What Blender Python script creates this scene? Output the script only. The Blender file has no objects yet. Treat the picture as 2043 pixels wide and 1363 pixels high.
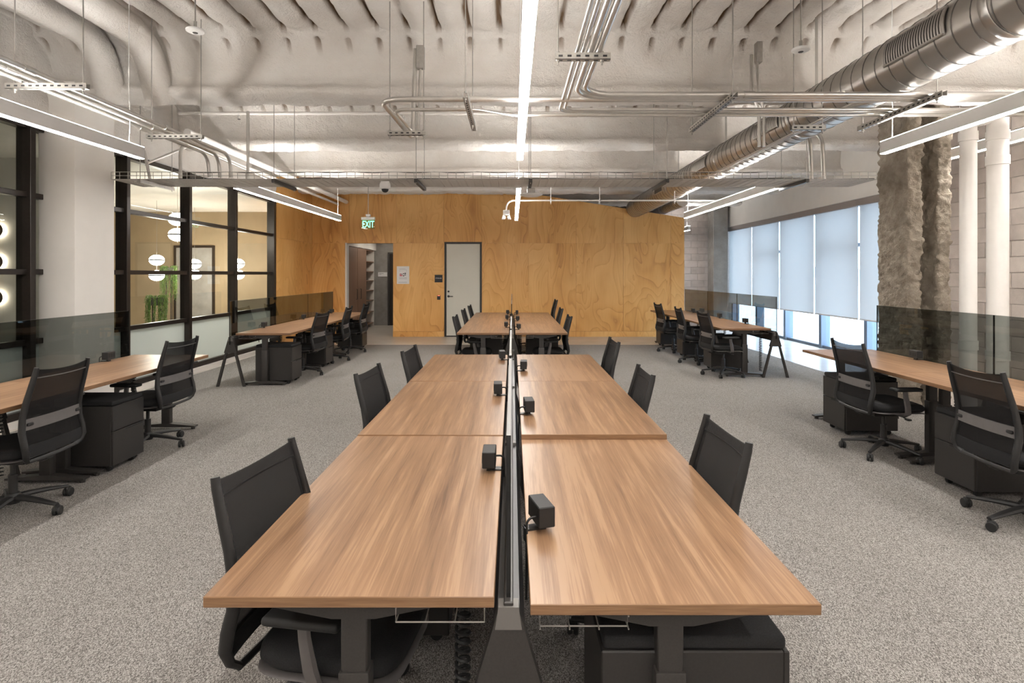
import bpy, bmesh, math, random
import numpy as np
from mathutils import Vector, Matrix
random.seed(7)
rng = np.random.default_rng(11)
PI = math.pi
S = bpy.context.scene
C = S.collection

# ------------------------------------------------------------------ camera
F_PX, VPX, VPY, EYE = 1137.0, 1022.0, 548.0, 1.6
cam = bpy.data.cameras.new('camera')
cam.sensor_width = 36.0
cam.sensor_fit = 'HORIZONTAL'
cam.lens = 36.0 * F_PX / 2043.0
cam.shift_x = (1021.5 - VPX) / 2043.0
cam.shift_y = -(681.5 - VPY) / 2043.0
cam.clip_start = 0.05
cam_o = bpy.data.objects.new('camera', cam)
cam_o.location = (0, 0, EYE)
cam_o.rotation_euler = (PI / 2, 0, 0)
C.objects.link(cam_o)
S.camera = cam_o

# ------------------------------------------------------------------ daylight and exposure
world = bpy.data.worlds.new('daylight')
S.world = world
world.use_nodes = True
wt = world.node_tree
wt.nodes['Background'].inputs[0].default_value = (0.64, 0.81, 1.0, 1)
wt.nodes['Background'].inputs[1].default_value = 4.6
S.view_settings.view_transform = 'Standard'
S.view_settings.look = 'None'
S.view_settings.gamma = 1.0
S.view_settings.use_curve_mapping = False
S.view_settings.exposure = 1.22
STRIP_DOWN = 34.0      # emission of the pendant lenses
STRIP_UP = 35.0

# ------------------------------------------------------------------ materials
MATS = {}
def new_mat(name):
    m = bpy.data.materials.new(name)
    m.use_nodes = True
    MATS[name] = m
    nt = m.node_tree
    return m, nt, nt.nodes['Principled BSDF']
def N(nt, kind, **kw):
    n = nt.nodes.new(kind)
    for k, v in kw.items():
        if k.startswith('i_'):
            key = k[2:]
            n.inputs[int(key) if key.isdigit() else key.replace('_', ' ')].default_value = v
        else:
            setattr(n, k, v)
    return n
def L(nt, a, b): nt.links.new(a, b)
def ramp(nt, src, stops):
    r = N(nt, 'ShaderNodeValToRGB')
    el = r.color_ramp.elements
    while len(el) < len(stops): el.new(0.5)
    for e, (p, c) in zip(el, stops):
        e.position = p
        e.color = (c[0], c[1], c[2], 1)
    L(nt, src, r.inputs[0])
    return r
def coords(nt, scale=(1, 1, 1), rand=0.0, geo=False):
    tc = N(nt, 'ShaderNodeTexCoord')
    mp = N(nt, 'ShaderNodeMapping')
    mp.inputs['Scale'].default_value = scale
    src = tc.outputs['Object']
    if geo:
        g = N(nt, 'ShaderNodeNewGeometry')
        src = g.outputs['Position']
    if rand:
        oi = N(nt, 'ShaderNodeObjectInfo')
        mul = N(nt, 'ShaderNodeMath', operation='MULTIPLY', i_1=rand)
        L(nt, oi.outputs['Random'], mul.inputs[0])
        add = N(nt, 'ShaderNodeVectorMath', operation='ADD')
        L(nt, src, add.inputs[0])
        L(nt, mul.outputs[0], add.inputs[1])
        src = add.outputs[0]
    L(nt, src, mp.inputs[0])
    return mp.outputs[0]
def bump(nt, bsdf, h, strength=0.3, dist=0.02):
    b = N(nt, 'ShaderNodeBump')
    b.inputs['Strength'].default_value = strength
    b.inputs['Distance'].default_value = dist
    L(nt, h, b.inputs['Height'])
    L(nt, b.outputs[0], bsdf.inputs['Normal'])
def plain(name, col, rough=0.5, metal=0.0, noise=0.0, nscale=30.0, bstr=0.0):
    m, nt, b = new_mat(name)
    b.inputs['Roughness'].default_value = rough
    b.inputs['Metallic'].default_value = metal
    co = coords(nt)
    n = N(nt, 'ShaderNodeTexNoise')
    n.inputs['Scale'].default_value = nscale
    n.inputs['Detail'].default_value = 4
    L(nt, co, n.inputs[0])
    lo = [c * (1 - noise) for c in col]
    hi = [min(1, c * (1 + noise)) for c in col]
    r = ramp(nt, n.outputs[0], [(0.3, lo), (0.7, hi)])
    L(nt, r.outputs[0], b.inputs['Base Color'])
    if bstr: bump(nt, b, n.outputs[0], bstr, 0.004)
    return m
def emis(name, col, strength):
    m, nt, b = new_mat(name)
    b.inputs['Base Color'].default_value = (0.8, 0.8, 0.8, 1)
    b.inputs['Emission Color'].default_value = (*col, 1)
    b.inputs['Emission Strength'].default_value = strength
    return m
def glassy(name, tint, refl_rough=0.0, ior=1.5, extra=0.0):
    """thin pane: tinted see-through mixed with a mirror-like coat by Fresnel"""
    m, nt, b = new_mat(name)
    nt.nodes.remove(b)
    out = nt.nodes['Material Output']
    tr = N(nt, 'ShaderNodeBsdfTransparent')
    tr.inputs[0].default_value = (*tint, 1)
    gl = N(nt, 'ShaderNodeBsdfGlossy')
    gl.inputs['Roughness'].default_value = refl_rough
    fr = N(nt, 'ShaderNodeFresnel')
    fr.inputs[0].default_value = ior
    ad = N(nt, 'ShaderNodeMath', operation='ADD', use_clamp=True)
    ad.inputs[1].default_value = extra
    # reflect at the outer faces only: the far side of a thin pane adds no second mirror image
    ge = N(nt, 'ShaderNodeNewGeometry')
    inv = N(nt, 'ShaderNodeMath', operation='SUBTRACT'); inv.inputs[0].default_value = 1.0
    L(nt, ge.outputs['Backfacing'], inv.inputs[1])
    mul = N(nt, 'ShaderNodeMath', operation='MULTIPLY')
    L(nt, fr.outputs[0], mul.inputs[0]); L(nt, inv.outputs[0], mul.inputs[1])
    L(nt, mul.outputs[0], ad.inputs[0])
    mx = N(nt, 'ShaderNodeMixShader')
    L(nt, ad.outputs[0], mx.inputs[0])
    L(nt, tr.outputs[0], mx.inputs[1])
    L(nt, gl.outputs[0], mx.inputs[2])
    L(nt, mx.outputs[0], out.inputs[0])
    return m

def make_materials():
    # sprayed foam (ceiling): cream foam, bare brown deck where the attribute "bare" says the foam is missing
    m, nt, b = new_mat('foam')
    co = coords(nt, geo=True)
    n1 = N(nt, 'ShaderNodeTexNoise', i_Scale=34.0, i_Detail=6.0, i_Roughness=0.7); L(nt, co, n1.inputs[0])
    n2 = N(nt, 'ShaderNodeTexNoise', i_Scale=2.2, i_Detail=3.0); L(nt, co, n2.inputs[0])
    r = ramp(nt, n2.outputs[0], [(0.3, (0.79, 0.735, 0.68)), (0.7, (0.88, 0.845, 0.80))])
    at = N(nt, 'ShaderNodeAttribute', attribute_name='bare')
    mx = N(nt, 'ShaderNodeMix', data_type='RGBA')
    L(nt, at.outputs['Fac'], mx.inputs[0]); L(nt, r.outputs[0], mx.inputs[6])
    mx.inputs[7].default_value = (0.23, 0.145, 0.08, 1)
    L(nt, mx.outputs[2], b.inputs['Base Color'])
    b.inputs['Roughness'].default_value = 0.9
    bump(nt, b, n1.outputs[0], 1.0, 0.035)
    # darker unpainted foam of the column
    m, nt, b = new_mat('foam_grey')
    co = coords(nt, geo=True)
    n1 = N(nt, 'ShaderNodeTexNoise', i_Scale=30.0, i_Detail=6.0, i_Roughness=0.65); L(nt, co, n1.inputs[0])
    n2 = N(nt, 'ShaderNodeTexNoise', i_Scale=7.0, i_Detail=4.0); L(nt, co, n2.inputs[0])
    r = ramp(nt, n2.outputs[0], [(0.3, (0.27, 0.225, 0.175)), (0.7, (0.44, 0.38, 0.31))])
    L(nt, r.outputs[0], b.inputs['Base Color'])
    b.inputs['Roughness'].default_value = 0.95
    bump(nt, b, n1.outputs[0], 0.9, 0.05)
    # carpet
    m, nt, b = new_mat('carpet')
    co = coords(nt, geo=True)
    n1 = N(nt, 'ShaderNodeTexNoise', i_Scale=300.0, i_Detail=2.0, i_Roughness=0.7)
    mp = N(nt, 'ShaderNodeMapping'); mp.inputs['Rotation'].default_value = (0, 0, 0.6); mp.inputs['Scale'].default_value = (1.0, 0.5, 1)
    L(nt, co, mp.inputs[0]); L(nt, mp.outputs[0], n1.inputs[0])
    n2 = N(nt, 'ShaderNodeTexNoise', i_Scale=1.3, i_Detail=2.0); L(nt, co, n2.inputs[0])
    r = ramp(nt, n1.outputs[0], [(0.38, (0.085, 0.078, 0.072)), (0.5, (0.255, 0.238, 0.222)), (0.61, (0.48, 0.455, 0.43))])
    r2 = ramp(nt, n2.outputs[0], [(0.3, (0.92, 0.92, 0.92)), (0.7, (1, 1, 1))])
    mx = N(nt, 'ShaderNodeMix', data_type='RGBA', blend_type='MULTIPLY'); mx.inputs[0].default_value = 1
    L(nt, r.outputs[0], mx.inputs[6]); L(nt, r2.outputs[0], mx.inputs[7])
    L(nt, mx.outputs[2], b.inputs['Base Color'])
    b.inputs['Roughness'].default_value = 0.95
    b.inputs['Specular IOR Level'].default_value = 0.1
    bump(nt, b, n1.outputs[0], 0.5, 0.006)
    # polished concrete
    m, nt, b = new_mat('concrete_floor')
    co = coords(nt, geo=True)
    n2 = N(nt, 'ShaderNodeTexNoise', i_Scale=2.0, i_Detail=6.0); L(nt, co, n2.inputs[0])
    r = ramp(nt, n2.outputs[0], [(0.3, (0.43, 0.39, 0.345)), (0.7, (0.56, 0.515, 0.465))])
    L(nt, r.outputs[0], b.inputs['Base Color']); b.inputs['Roughness'].default_value = 0.28
    m, nt, b = new_mat('concrete_wall')
    co = coords(nt, geo=True)
    n2 = N(nt, 'ShaderNodeTexNoise', i_Scale=3.0, i_Detail=8.0, i_Roughness=0.65); L(nt, co, n2.inputs[0])
    r = ramp(nt, n2.outputs[0], [(0.3, (0.22, 0.205, 0.19)), (0.7, (0.34, 0.32, 0.30))])
    L(nt, r.outputs[0], b.inputs['Base Color']); b.inputs['Roughness'].default_value = 0.8
    bump(nt, b, n2.outputs[0], 0.2, 0.01)
    # concrete masonry units
    m, nt, b = new_mat('block')
    co = coords(nt, geo=True)
    oi = N(nt, 'ShaderNodeObjectInfo')
    n1 = N(nt, 'ShaderNodeTexNoise', i_Scale=55.0, i_Detail=4.0); L(nt, co, n1.inputs[0])
    n2 = N(nt, 'ShaderNodeTexNoise', i_Scale=5.0, i_Detail=4.0); L(nt, co, n2.inputs[0])
    ad = N(nt, 'ShaderNodeMath', operation='MULTIPLY_ADD'); ad.inputs[1].default_value = 0.35
    L(nt, oi.outputs['Random'], ad.inputs[0]); L(nt, n2.outputs[0], ad.inputs[2])
    r = ramp(nt, ad.outputs[0], [(0.35, (0.40, 0.345, 0.31)), (1.0, (0.58, 0.51, 0.465))])
    L(nt, r.outputs[0], b.inputs['Base Color']); b.inputs['Roughness'].default_value = 0.9
    bump(nt, b, n1.outputs[0], 0.35, 0.01)
    plain('side_wall_tan', (0.33, 0.25, 0.155), 0.6, noise=0.12, nscale=1.5)
    plain('mortar', (0.40, 0.355, 0.32), 0.95, noise=0.1)
    # plywood with cathedral figure
    m, nt, b = new_mat('plywood')
    co = coords(nt, (1.0, 1.0, 0.33), rand=9.0)
    nA = N(nt, 'ShaderNodeTexNoise', i_Scale=1.25, i_Detail=2.2, i_Roughness=0.45, i_Distortion=0.9); L(nt, co, nA.inputs[0])
    mu = N(nt, 'ShaderNodeMath', operation='MULTIPLY'); mu.inputs[1].default_value = 17.0
    L(nt, nA.outputs[0], mu.inputs[0])
    fc = N(nt, 'ShaderNodeMath', operation='FRACT'); L(nt, mu.outputs[0], fc.inputs[0])
    sn = ramp(nt, fc.outputs[0], [(0.0, (0.25,) * 3), (0.05, (1.0,) * 3), (0.45, (0.8,) * 3), (0.86, (0.45,) * 3), (0.97, (0.0,) * 3)])
    co2 = coords(nt, (1, 1, 0.05), rand=5.0)
    nB = N(nt, 'ShaderNodeTexNoise', i_Scale=70.0, i_Detail=3.0); L(nt, co2, nB.inputs[0])
    co3 = coords(nt, (1, 1, 0.35), rand=3.0)
    nC = N(nt, 'ShaderNodeTexNoise', i_Scale=1.6, i_Detail=3.0); L(nt, co3, nC.inputs[0])
    a1 = N(nt, 'ShaderNodeMath', operation='MULTIPLY_ADD'); a1.inputs[1].default_value = 0.22
    L(nt, sn.outputs[0], a1.inputs[0]); L(nt, nC.outputs[0], a1.inputs[2])
    a2 = N(nt, 'ShaderNodeMath', operation='MULTIPLY_ADD'); a2.inputs[1].default_value = 0.22
    L(nt, nB.outputs[0], a2.inputs[0]); L(nt, a1.outputs[0], a2.inputs[2])
    r = ramp(nt, a2.outputs[0], [(0.42, (0.48, 0.21, 0.050)), (0.70, (0.715, 0.37, 0.108)), (0.98, (0.83, 0.485, 0.17))])
    L(nt, r.outputs[0], b.inputs['Base Color']); b.inputs['Roughness'].default_value = 0.42
    # desk laminate: grain along local Y
    m, nt, b = new_mat('walnut')
    co = coords(nt, (1, 0.035, 1), rand=13.0)
    nA = N(nt, 'ShaderNodeTexNoise', i_Scale=30.0, i_Detail=5.0, i_Roughness=0.65, i_Distortion=0.08); L(nt, co, nA.inputs[0])
    co2 = coords(nt, (1, 0.02, 1), rand=13.0)
    nB = N(nt, 'ShaderNodeTexNoise', i_Scale=210.0, i_Detail=2.0); L(nt, co2, nB.inputs[0])
    co3 = coords(nt, (1, 0.03, 1), rand=4.0)
    nC = N(nt, 'ShaderNodeTexNoise', i_Scale=7.0, i_Detail=2.0); L(nt, co3, nC.inputs[0])
    a1 = N(nt, 'ShaderNodeMath', operation='MULTIPLY_ADD'); a1.inputs[1].default_value = 0.35
    L(nt, nB.outputs[0], a1.inputs[0]); L(nt, nA.outputs[0], a1.inputs[2])
    a2 = N(nt, 'ShaderNodeMath', operation='MULTIPLY_ADD'); a2.inputs[1].default_value = 0.5
    L(nt, nC.outputs[0], a2.inputs[0]); L(nt, a1.outputs[0], a2.inputs[2])
    r = ramp(nt, a2.outputs[0], [(0.60, (0.130, 0.070, 0.038)), (0.78, (0.235, 0.131, 0.071)), (0.92, (0.29, 0.166, 0.092)), (1.0, (0.36, 0.218, 0.124))])
    L(nt, r.outputs[0], b.inputs['Base Color']); b.inputs['Roughness'].default_value = 0.33
    b.inputs['Specular IOR Level'].default_value = 0.45
    # its edge band: fine lines along the edge
    m, nt, b = new_mat('walnut_edge')
    co = coords(nt, (0.04, 0.04, 1.0), rand=13.0)
    nA = N(nt, 'ShaderNodeTexNoise', i_Scale=230.0, i_Detail=3.0); L(nt, co, nA.inputs[0])
    r = ramp(nt, nA.outputs[0], [(0.3, (0.20, 0.105, 0.052)), (0.7, (0.29, 0.165, 0.085))])
    L(nt, r.outputs[0], b.inputs['Base Color']); b.inputs['Roughness'].default_value = 0.4
    # brown wardrobe laminate
    m, nt, b = new_mat('brown_laminate')
    co = coords(nt, (1, 1, 0.04), rand=3)
    nA = N(nt, 'ShaderNodeTexNoise', i_Scale=40.0, i_Detail=4.0); L(nt, co, nA.inputs[0])
    r = ramp(nt, nA.outputs[0], [(0.3, (0.20, 0.115, 0.075)), (0.7, (0.29, 0.175, 0.12))])
    L(nt, r.outputs[0], b.inputs['Base Color']); b.inputs['Roughness'].default_value = 0.5
    # galvanised metals
    m, nt, b = new_mat('galvanised')
    co = coords(nt, geo=True)
    nA = N(nt, 'ShaderNodeTexNoise', i_Scale=5.0, i_Detail=2.0); L(nt, co, nA.inputs[0])
    r = ramp(nt, nA.outputs[0], [(0.3, (0.46, 0.44, 0.415)), (0.7, (0.53, 0.51, 0.48))])
    L(nt, r.outputs[0], b.inputs['Base Color'])
    b.inputs['Metallic'].default_value = 0.92
    r2 = ramp(nt, nA.outputs[0], [(0.3, (0.30, 0.30, 0.30)), (0.7, (0.36, 0.36, 0.36))])
    L(nt, r2.outputs[0], b.inputs['Roughness'])
    plain('conduit_metal', (0.62, 0.60, 0.57), 0.30, 0.9, 0.06, 12)
    plain('strut_metal', (0.42, 0.40, 0.37), 0.42, 0.8, 0.1, 25)
    plain('seam_metal', (0.16, 0.15, 0.14), 0.55, 0.5)
    plain('wire_metal', (0.50, 0.48, 0.45), 0.45, 0.7, 0.05)
    plain('dark_slot', (0.02, 0.02, 0.02), 0.8)
    plain('grille_dark', (0.055, 0.05, 0.045), 0.6)
    plain('white_paint', (0.74, 0.70, 0.655), 0.55, noise=0.03, nscale=3)
    plain('white_wall', (0.80, 0.765, 0.72), 0.7, noise=0.035, nscale=2.5)
    plain('pipe_white', (0.80, 0.77, 0.735), 0.4, noise=0.03, nscale=6)
    plain('housing_white', (0.62, 0.605, 0.595), 0.4, noise=0.01)
    plain('plastic_white', (0.78, 0.77, 0.75), 0.4)
    plain('cord_white', (0.8, 0.79, 0.77), 0.5)
    plain('door_white', (0.66, 0.645, 0.575), 0.45, noise=0.02, nscale=2)
    plain('bronze_black', (0.030, 0.023, 0.019), 0.32, 0.35, 0.1)
    plain('black_metal', (0.024, 0.0225, 0.022), 0.42, 0.1, 0.1)
    plain('charcoal_metal', (0.042, 0.038, 0.035), 0.45, 0.15, 0.12, 200)
    plain('pedestal_metal', (0.036, 0.033, 0.031), 0.42, 0.25, 0.08, 120)
    plain('black_plastic', (0.015, 0.0145, 0.0145), 0.55, noise=0.1)
    plain('rubber', (0.014, 0.014, 0.014), 0.6)
    plain('chair_frame', (0.013, 0.0125, 0.0125), 0.45, noise=0.1)
    plain('lumbar_grey', (0.14, 0.13, 0.127), 0.5, noise=0.06)
    plain('grey_plastic', (0.12, 0.11, 0.107), 0.45, noise=0.05)
    plain('fabric_black', (0.012, 0.012, 0.013), 0.9, noise=0.4, nscale=250, bstr=0.3)
    plain('glass_edge', (0.012, 0.012, 0.012), 0.25)
    plain('glass_top_edge', (0.09, 0.08, 0.07), 0.4)
    plain('chrome', (0.7, 0.7, 0.7), 0.15, 1.0)
    plain('paper', (0.82, 0.80, 0.80), 0.7)
    plain('print_red', (0.55, 0.06, 0.10), 0.6)
    plain('print_black', (0.03, 0.03, 0.035), 0.6)
    plain('print_grey', (0.35, 0.34, 0.36), 0.6)
    plain('shade_header', (0.33, 0.285, 0.26), 0.6, noise=0.03)
    plain('alu_blue', (0.15, 0.19, 0.25), 0.45, 0.1, 0.03)
    plain('cap_grey', (0.15, 0.14, 0.13), 0.5)
    plain('hem_bar', (0.55, 0.51, 0.48), 0.5)
    plain('leaf_green', (0.13, 0.22, 0.045), 0.6, noise=0.35, nscale=20)
    plain('planter', (0.10, 0.09, 0.08), 0.6)
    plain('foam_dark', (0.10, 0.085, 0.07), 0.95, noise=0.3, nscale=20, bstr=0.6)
    plain('snow_ground', (0.80, 0.82, 0.85), 0.9, noise=0.04, nscale=0.3)
    plain('far_water', (0.12, 0.22, 0.34), 0.5, noise=0.6, nscale=0.12)
    plain('far_hill', (0.16, 0.22, 0.30), 0.9, noise=0.3, nscale=0.05)
    plain('sconce_face', (0.20, 0.15, 0.115), 0.6)
    plain('side_room_floor', (0.62, 0.60, 0.53), 0.35, noise=0.06, nscale=1)
    # roller shade cloth: lets daylight through
    m, nt, b = new_mat('shade_cloth')
    nt.nodes.remove(b)
    df = N(nt, 'ShaderNodeBsdfDiffuse'); df.inputs[0].default_value = (0.62, 0.60, 0.58, 1)
    tl = N(nt, 'ShaderNodeBsdfTranslucent'); tl.inputs[0].default_value = (0.60, 0.59, 0.575, 1)
    tp = N(nt, 'ShaderNodeBsdfTransparent'); tp.inputs[0].default_value = (0.9, 0.9, 0.9, 1)
    m1 = N(nt, 'ShaderNodeMixShader'); m1.inputs[0].default_value = 0.46
    m2 = N(nt, 'ShaderNodeMixShader'); m2.inputs[0].default_value = 0.05
    L(nt, df.outputs[0], m1.inputs[1]); L(nt, tl.outputs[0], m1.inputs[2])
    L(nt, m1.outputs[0], m2.inputs[1]); L(nt, tp.outputs[0], m2.inputs[2])
    L(nt, m2.outputs[0], nt.nodes['Material Output'].inputs[0])
    # chair mesh: knitted, a little see-through
    m, nt, b = new_mat('chair_mesh')
    b.inputs['Base Color'].default_value = (0.014, 0.013, 0.013, 1)
    b.inputs['Roughness'].default_value = 0.85
    b.inputs['Specular IOR Level'].default_value = 0.25
    tp = N(nt, 'ShaderNodeBsdfTransparent')
    co = coords(nt, (1, 1, 1))
    ck = N(nt, 'ShaderNodeTexNoise', i_Scale=420.0, i_Detail=1.0); L(nt, co, ck.inputs[0])
    r = ramp(nt, ck.outputs[0], [(0.3, (0.10,) * 3), (0.7, (0.30,) * 3)])
    mx = N(nt, 'ShaderNodeMixShader')
    L(nt, r.outputs[0], mx.inputs[0]); L(nt, b.outputs[0], mx.inputs[1]); L(nt, tp.outputs[0], mx.inputs[2])
    L(nt, mx.outputs[0], nt.nodes['Material Output'].inputs[0])
    glassy('glass_clear', (0.93, 0.955, 0.94))
    glassy('glass_smoked', (0.50, 0.52, 0.51), ior=1.45)
    glassy('glass_window', (0.93, 0.96, 0.98))
    glassy('acrylic', (0.86, 0.95, 0.90))
    # frosted film on the lower panes
    m, nt, b = new_mat('glass_frosted')
    nt.nodes.remove(b)
    df = N(nt, 'ShaderNodeBsdfDiffuse'); df.inputs[0].default_value = (0.82, 0.87, 0.85, 1)
    tl = N(nt, 'ShaderNodeBsdfTranslucent'); tl.inputs[0].default_value = (0.85, 0.90, 0.88, 1)
    gl = N(nt, 'ShaderNodeBsdfGlossy'); gl.inputs['Roughness'].default_value = 0.15
    m1 = N(nt, 'ShaderNodeMixShader'); m1.inputs[0].default_value = 0.55
    m2 = N(nt, 'ShaderNodeMixShader'); m2.inputs[0].default_value = 0.06
    L(nt, df.outputs[0], m1.inputs[1]); L(nt, tl.outputs[0], m1.inputs[2])
    L(nt, m1.outputs[0], m2.inputs[1]); L(nt, gl.outputs[0], m2.inputs[2])
    L(nt, m2.outputs[0], nt.nodes['Material Output'].inputs[0])
    emis('lens_down', (1.0, 0.965, 0.92), STRIP_DOWN)
    emis('lens_up', (1.0, 0.965, 0.92), STRIP_UP)
    emis('globe_light', (1.0, 0.93, 0.83), 19.0)
    emis('sconce_glow', (1.0, 0.88, 0.68), 5.0)
    emis('exit_green', (0.06, 0.85, 0.45), 2.2)
    emis('led_red', (1.0, 0.15, 0.05), 3.0)
    emis('hall_fill_light', (1.0, 0.92, 0.80), 20.0)  # for the unseen lights added to brighten the hall
make_materials()

# ------------------------------------------------------------------ mesh helpers
class MB:
    def __init__(s): s.v, s.f = [], []
    def add(s, vs, fs):
        o = len(s.v)
        s.v += [tuple(p) for p in vs]
        s.f += [tuple(i + o for i in f) for f in fs]
        return s
    def box(s, x0, y0, z0, x1, y1, z1):
        vs = [(x, y, z) for z in (z0, z1) for y in (y0, y1) for x in (x0, x1)]
        return s.add(vs, [(0, 2, 3, 1), (4, 5, 7, 6), (0, 1, 5, 4), (2, 6, 7, 3), (0, 4, 6, 2), (1, 3, 7, 5)])
    def rbox(s, x0, y0, z0, x1, y1, z1, r=0.01, seg=2, M=None):
        bm = bmesh.new()
        bmesh.ops.create_cube(bm, size=1)
        for v in bm.verts:
            v.co = ((x0 + x1) / 2 + v.co.x * (x1 - x0), (y0 + y1) / 2 + v.co.y * (y1 - y0), (z0 + z1) / 2 + v.co.z * (z1 - z0))
        bmesh.ops.bevel(bm, geom=bm.edges[:], offset=r, segments=seg, affect='EDGES', profile=0.5)
        bm.verts.index_update()
        vs = [M @ v.co if M else v.co.copy() for v in bm.verts]
        s.add(vs, [[v.index for v in f.verts] for f in bm.faces])
        bm.free()
        return s
    def cyl(s, p0, p1, r0, r1=None, n=14, caps=True):
        return s.tube([p0, p1], [r0, r0 if r1 is None else r1], n, caps)
    def tube(s, pts, r, n=8, caps=True, flat=None, up=None):
        """sweep; r scalar or list; flat = (a, b) section half sizes along/perpendicular to up"""
        P = [Vector(p) for p in pts]
        k = len(P)
        R = r if isinstance(r, (list, tuple)) else [r] * k
        T = []
        for i in range(k):
            a = P[max(0, i - 1)]; b = P[min(k - 1, i + 1)]
            t = b - a
            T.append(t.normalized() if t.length > 1e-9 else Vector((0, 0, 1)))
        if up is None:
            up = Vector((0, 0, 1)) if abs(T[0].z) < 0.9 else Vector((1, 0, 0))
        else:
            up = Vector(up)
        nrm = (up - T[0] * up.dot(T[0])).normalized()
        vs, fs = [], []
        for i in range(k):
            nrm = (nrm - T[i] * nrm.dot(T[i])).normalized()
            bi = T[i].cross(nrm)
            for j in range(n):
                a = 2 * PI * j / n
                ca, sa = math.cos(a), math.sin(a)
                if flat:
                    q = P[i] + nrm * (flat[0] * R[i] * ca) + bi * (flat[1] * R[i] * sa)
                else:
                    q = P[i] + (nrm * ca + bi * sa) * R[i]
                vs.append(q)
        for i in range(k - 1):
            for j in range(n):
                a, b = i * n + j, i * n + (j + 1) % n
                fs.append((a, b, b + n, a + n))
        if caps:
            fs.append(tuple(reversed(range(n))))
            fs.append(tuple(range((k - 1) * n, k * n)))
        return s.add(vs, fs)
    def lathe(s, prof, n=24, c=(0, 0, 0), M=None, ring=False):
        vs, fs = [], []
        for (r, z) in prof:
            for j in range(n):
                a = 2 * PI * j / n
                q = Vector((r * math.cos(a), r * math.sin(a), z))
                q = (M @ q) if M else q
                vs.append(q + Vector(c))
        for i in range(len(prof) - 1):
            for j in range(n):
                a, b = i * n + j, i * n + (j + 1) % n
                fs.append((a, b, b + n, a + n))
        if ring:
            k = (len(prof) - 1) * n
            fs += [(k + j, k + (j + 1) % n, (j + 1) % n, j) for j in range(n)]
        else:
            fs.append(tuple(reversed(range(n))))
            fs.append(tuple(range((len(prof) - 1) * n, len(prof) * n)))
        return s.add(vs, fs)
    def prism(s, poly, a0, a1, axis='y'):
        """poly in the two other axes (x,z for y; y,z for x; x,y for z)"""
        n = len(poly)
        def mk(p, a):
            return (p[0], a, p[1]) if axis == 'y' else ((a, p[0], p[1]) if axis == 'x' else (p[0], p[1], a))
        vs = [mk(p, a0) for p in poly] + [mk(p, a1) for p in poly]
        fs = [tuple(range(n)), tuple(reversed(range(n, 2 * n)))]
        fs += [(i, i + n, (i + 1) % n + n, (i + 1) % n) for i in range(n)]
        return s.add(vs, fs)
    def sheet(s, rows, thick=None):
        """rows: list of lists of points"""
        m, n = len(rows), len(rows[0])
        vs = [p for r in rows for p in r]
        fs = [(i * n + j, i * n + j + 1, (i + 1) * n + j + 1, (i + 1) * n + j) for i in range(m - 1) for j in range(n - 1)]
        return s.add(vs, fs)
    def mesh(s, name, mat, angle=40):
        me = bpy.data.meshes.new(name)
        me.from_pydata(s.v, [], s.f)
        bm = bmesh.new(); bm.from_mesh(me)
        bmesh.ops.recalc_face_normals(bm, faces=bm.faces[:])
        bm.to_mesh(me); bm.free()
        me.materials.append(MATS[mat])
        if angle:
            me.shade_smooth()
            me.set_sharp_from_angle(angle=math.radians(angle))
        return me

def tag(o, label=None, cat=None, group=None, kind=None):
    if label: o['label'] = label
    if cat: o['category'] = cat
    if group: o['group'] = group
    if kind: o['kind'] = kind
    return o
def obj(name, mb, mat, parent=None, angle=40, loc=None, rot=None):
    """one mesh object; a top-level one gets its origin at the middle of its base"""
    if isinstance(mb, MB):
        off = None
        if parent is None and loc is None:
            a = np.array(mb.v)
            off = np.array([(a[:, 0].min() + a[:, 0].max()) / 2, (a[:, 1].min() + a[:, 1].max()) / 2, a[:, 2].min()])
            mb.v = [tuple(p) for p in (a - off)]
            loc = tuple(float(q) for q in off)
        me = mb.mesh(name, mat, angle)
    else:
        me = mb
    o = bpy.data.objects.new(name, me)
    C.objects.link(o)
    if parent: o.parent = parent
    if loc: o.location = loc
    if rot: o.rotation_euler = rot
    return o
def thing(name, loc=(0, 0, 0), rz=0.0, label=None, cat=None, group=None, kind=None):
    o = bpy.data.objects.new(name, None)
    o.empty_display_size = 0.1
    C.objects.link(o)
    o.location = loc
    o.rotation_euler = (0, 0, rz)
    return tag(o, label, cat, group, kind)
def dup(root, loc=None, rz=None, label=None, group=None, parent=None):
    r = root.copy(); C.objects.link(r)
    r.parent = parent
    if loc is not None: r.location = loc
    if rz is not None: r.rotation_euler = (0, 0, rz)
    if label: r['label'] = label
    if group: r['group'] = group
    for ch in list(root.children):
        dup(ch, parent=r)
    return r
def arc(p0, corner, p1, rad, n=8):
    """points of a fillet at corner between the directions to p0 and p1"""
    c = Vector(corner)
    a = (Vector(p0) - c).normalized(); b = (Vector(p1) - c).normalized()
    ang = a.angle(b)
    d = rad / math.tan(ang / 2)
    s0 = c + a * d; s1 = c + b * d
    bis = (a + b).normalized()
    cen = c + bis * (rad / math.sin(ang / 2))
    v0 = (s0 - cen); v1 = (s1 - cen)
    w = v0.angle(v1); ax = v0.cross(v1).normalized()
    return [cen + Matrix.Rotation(w * i / n, 3, ax) @ v0 for i in range(n + 1)]
def route(pts, rad, n=8):
    out = [Vector(pts[0])]
    for i in range(1, len(pts) - 1):
        r = rad[i - 1] if isinstance(rad, (list, tuple)) else rad
        out += arc(pts[i - 1], pts[i], pts[i + 1], r, n)
    out.append(Vector(pts[-1]))
    return out
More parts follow.
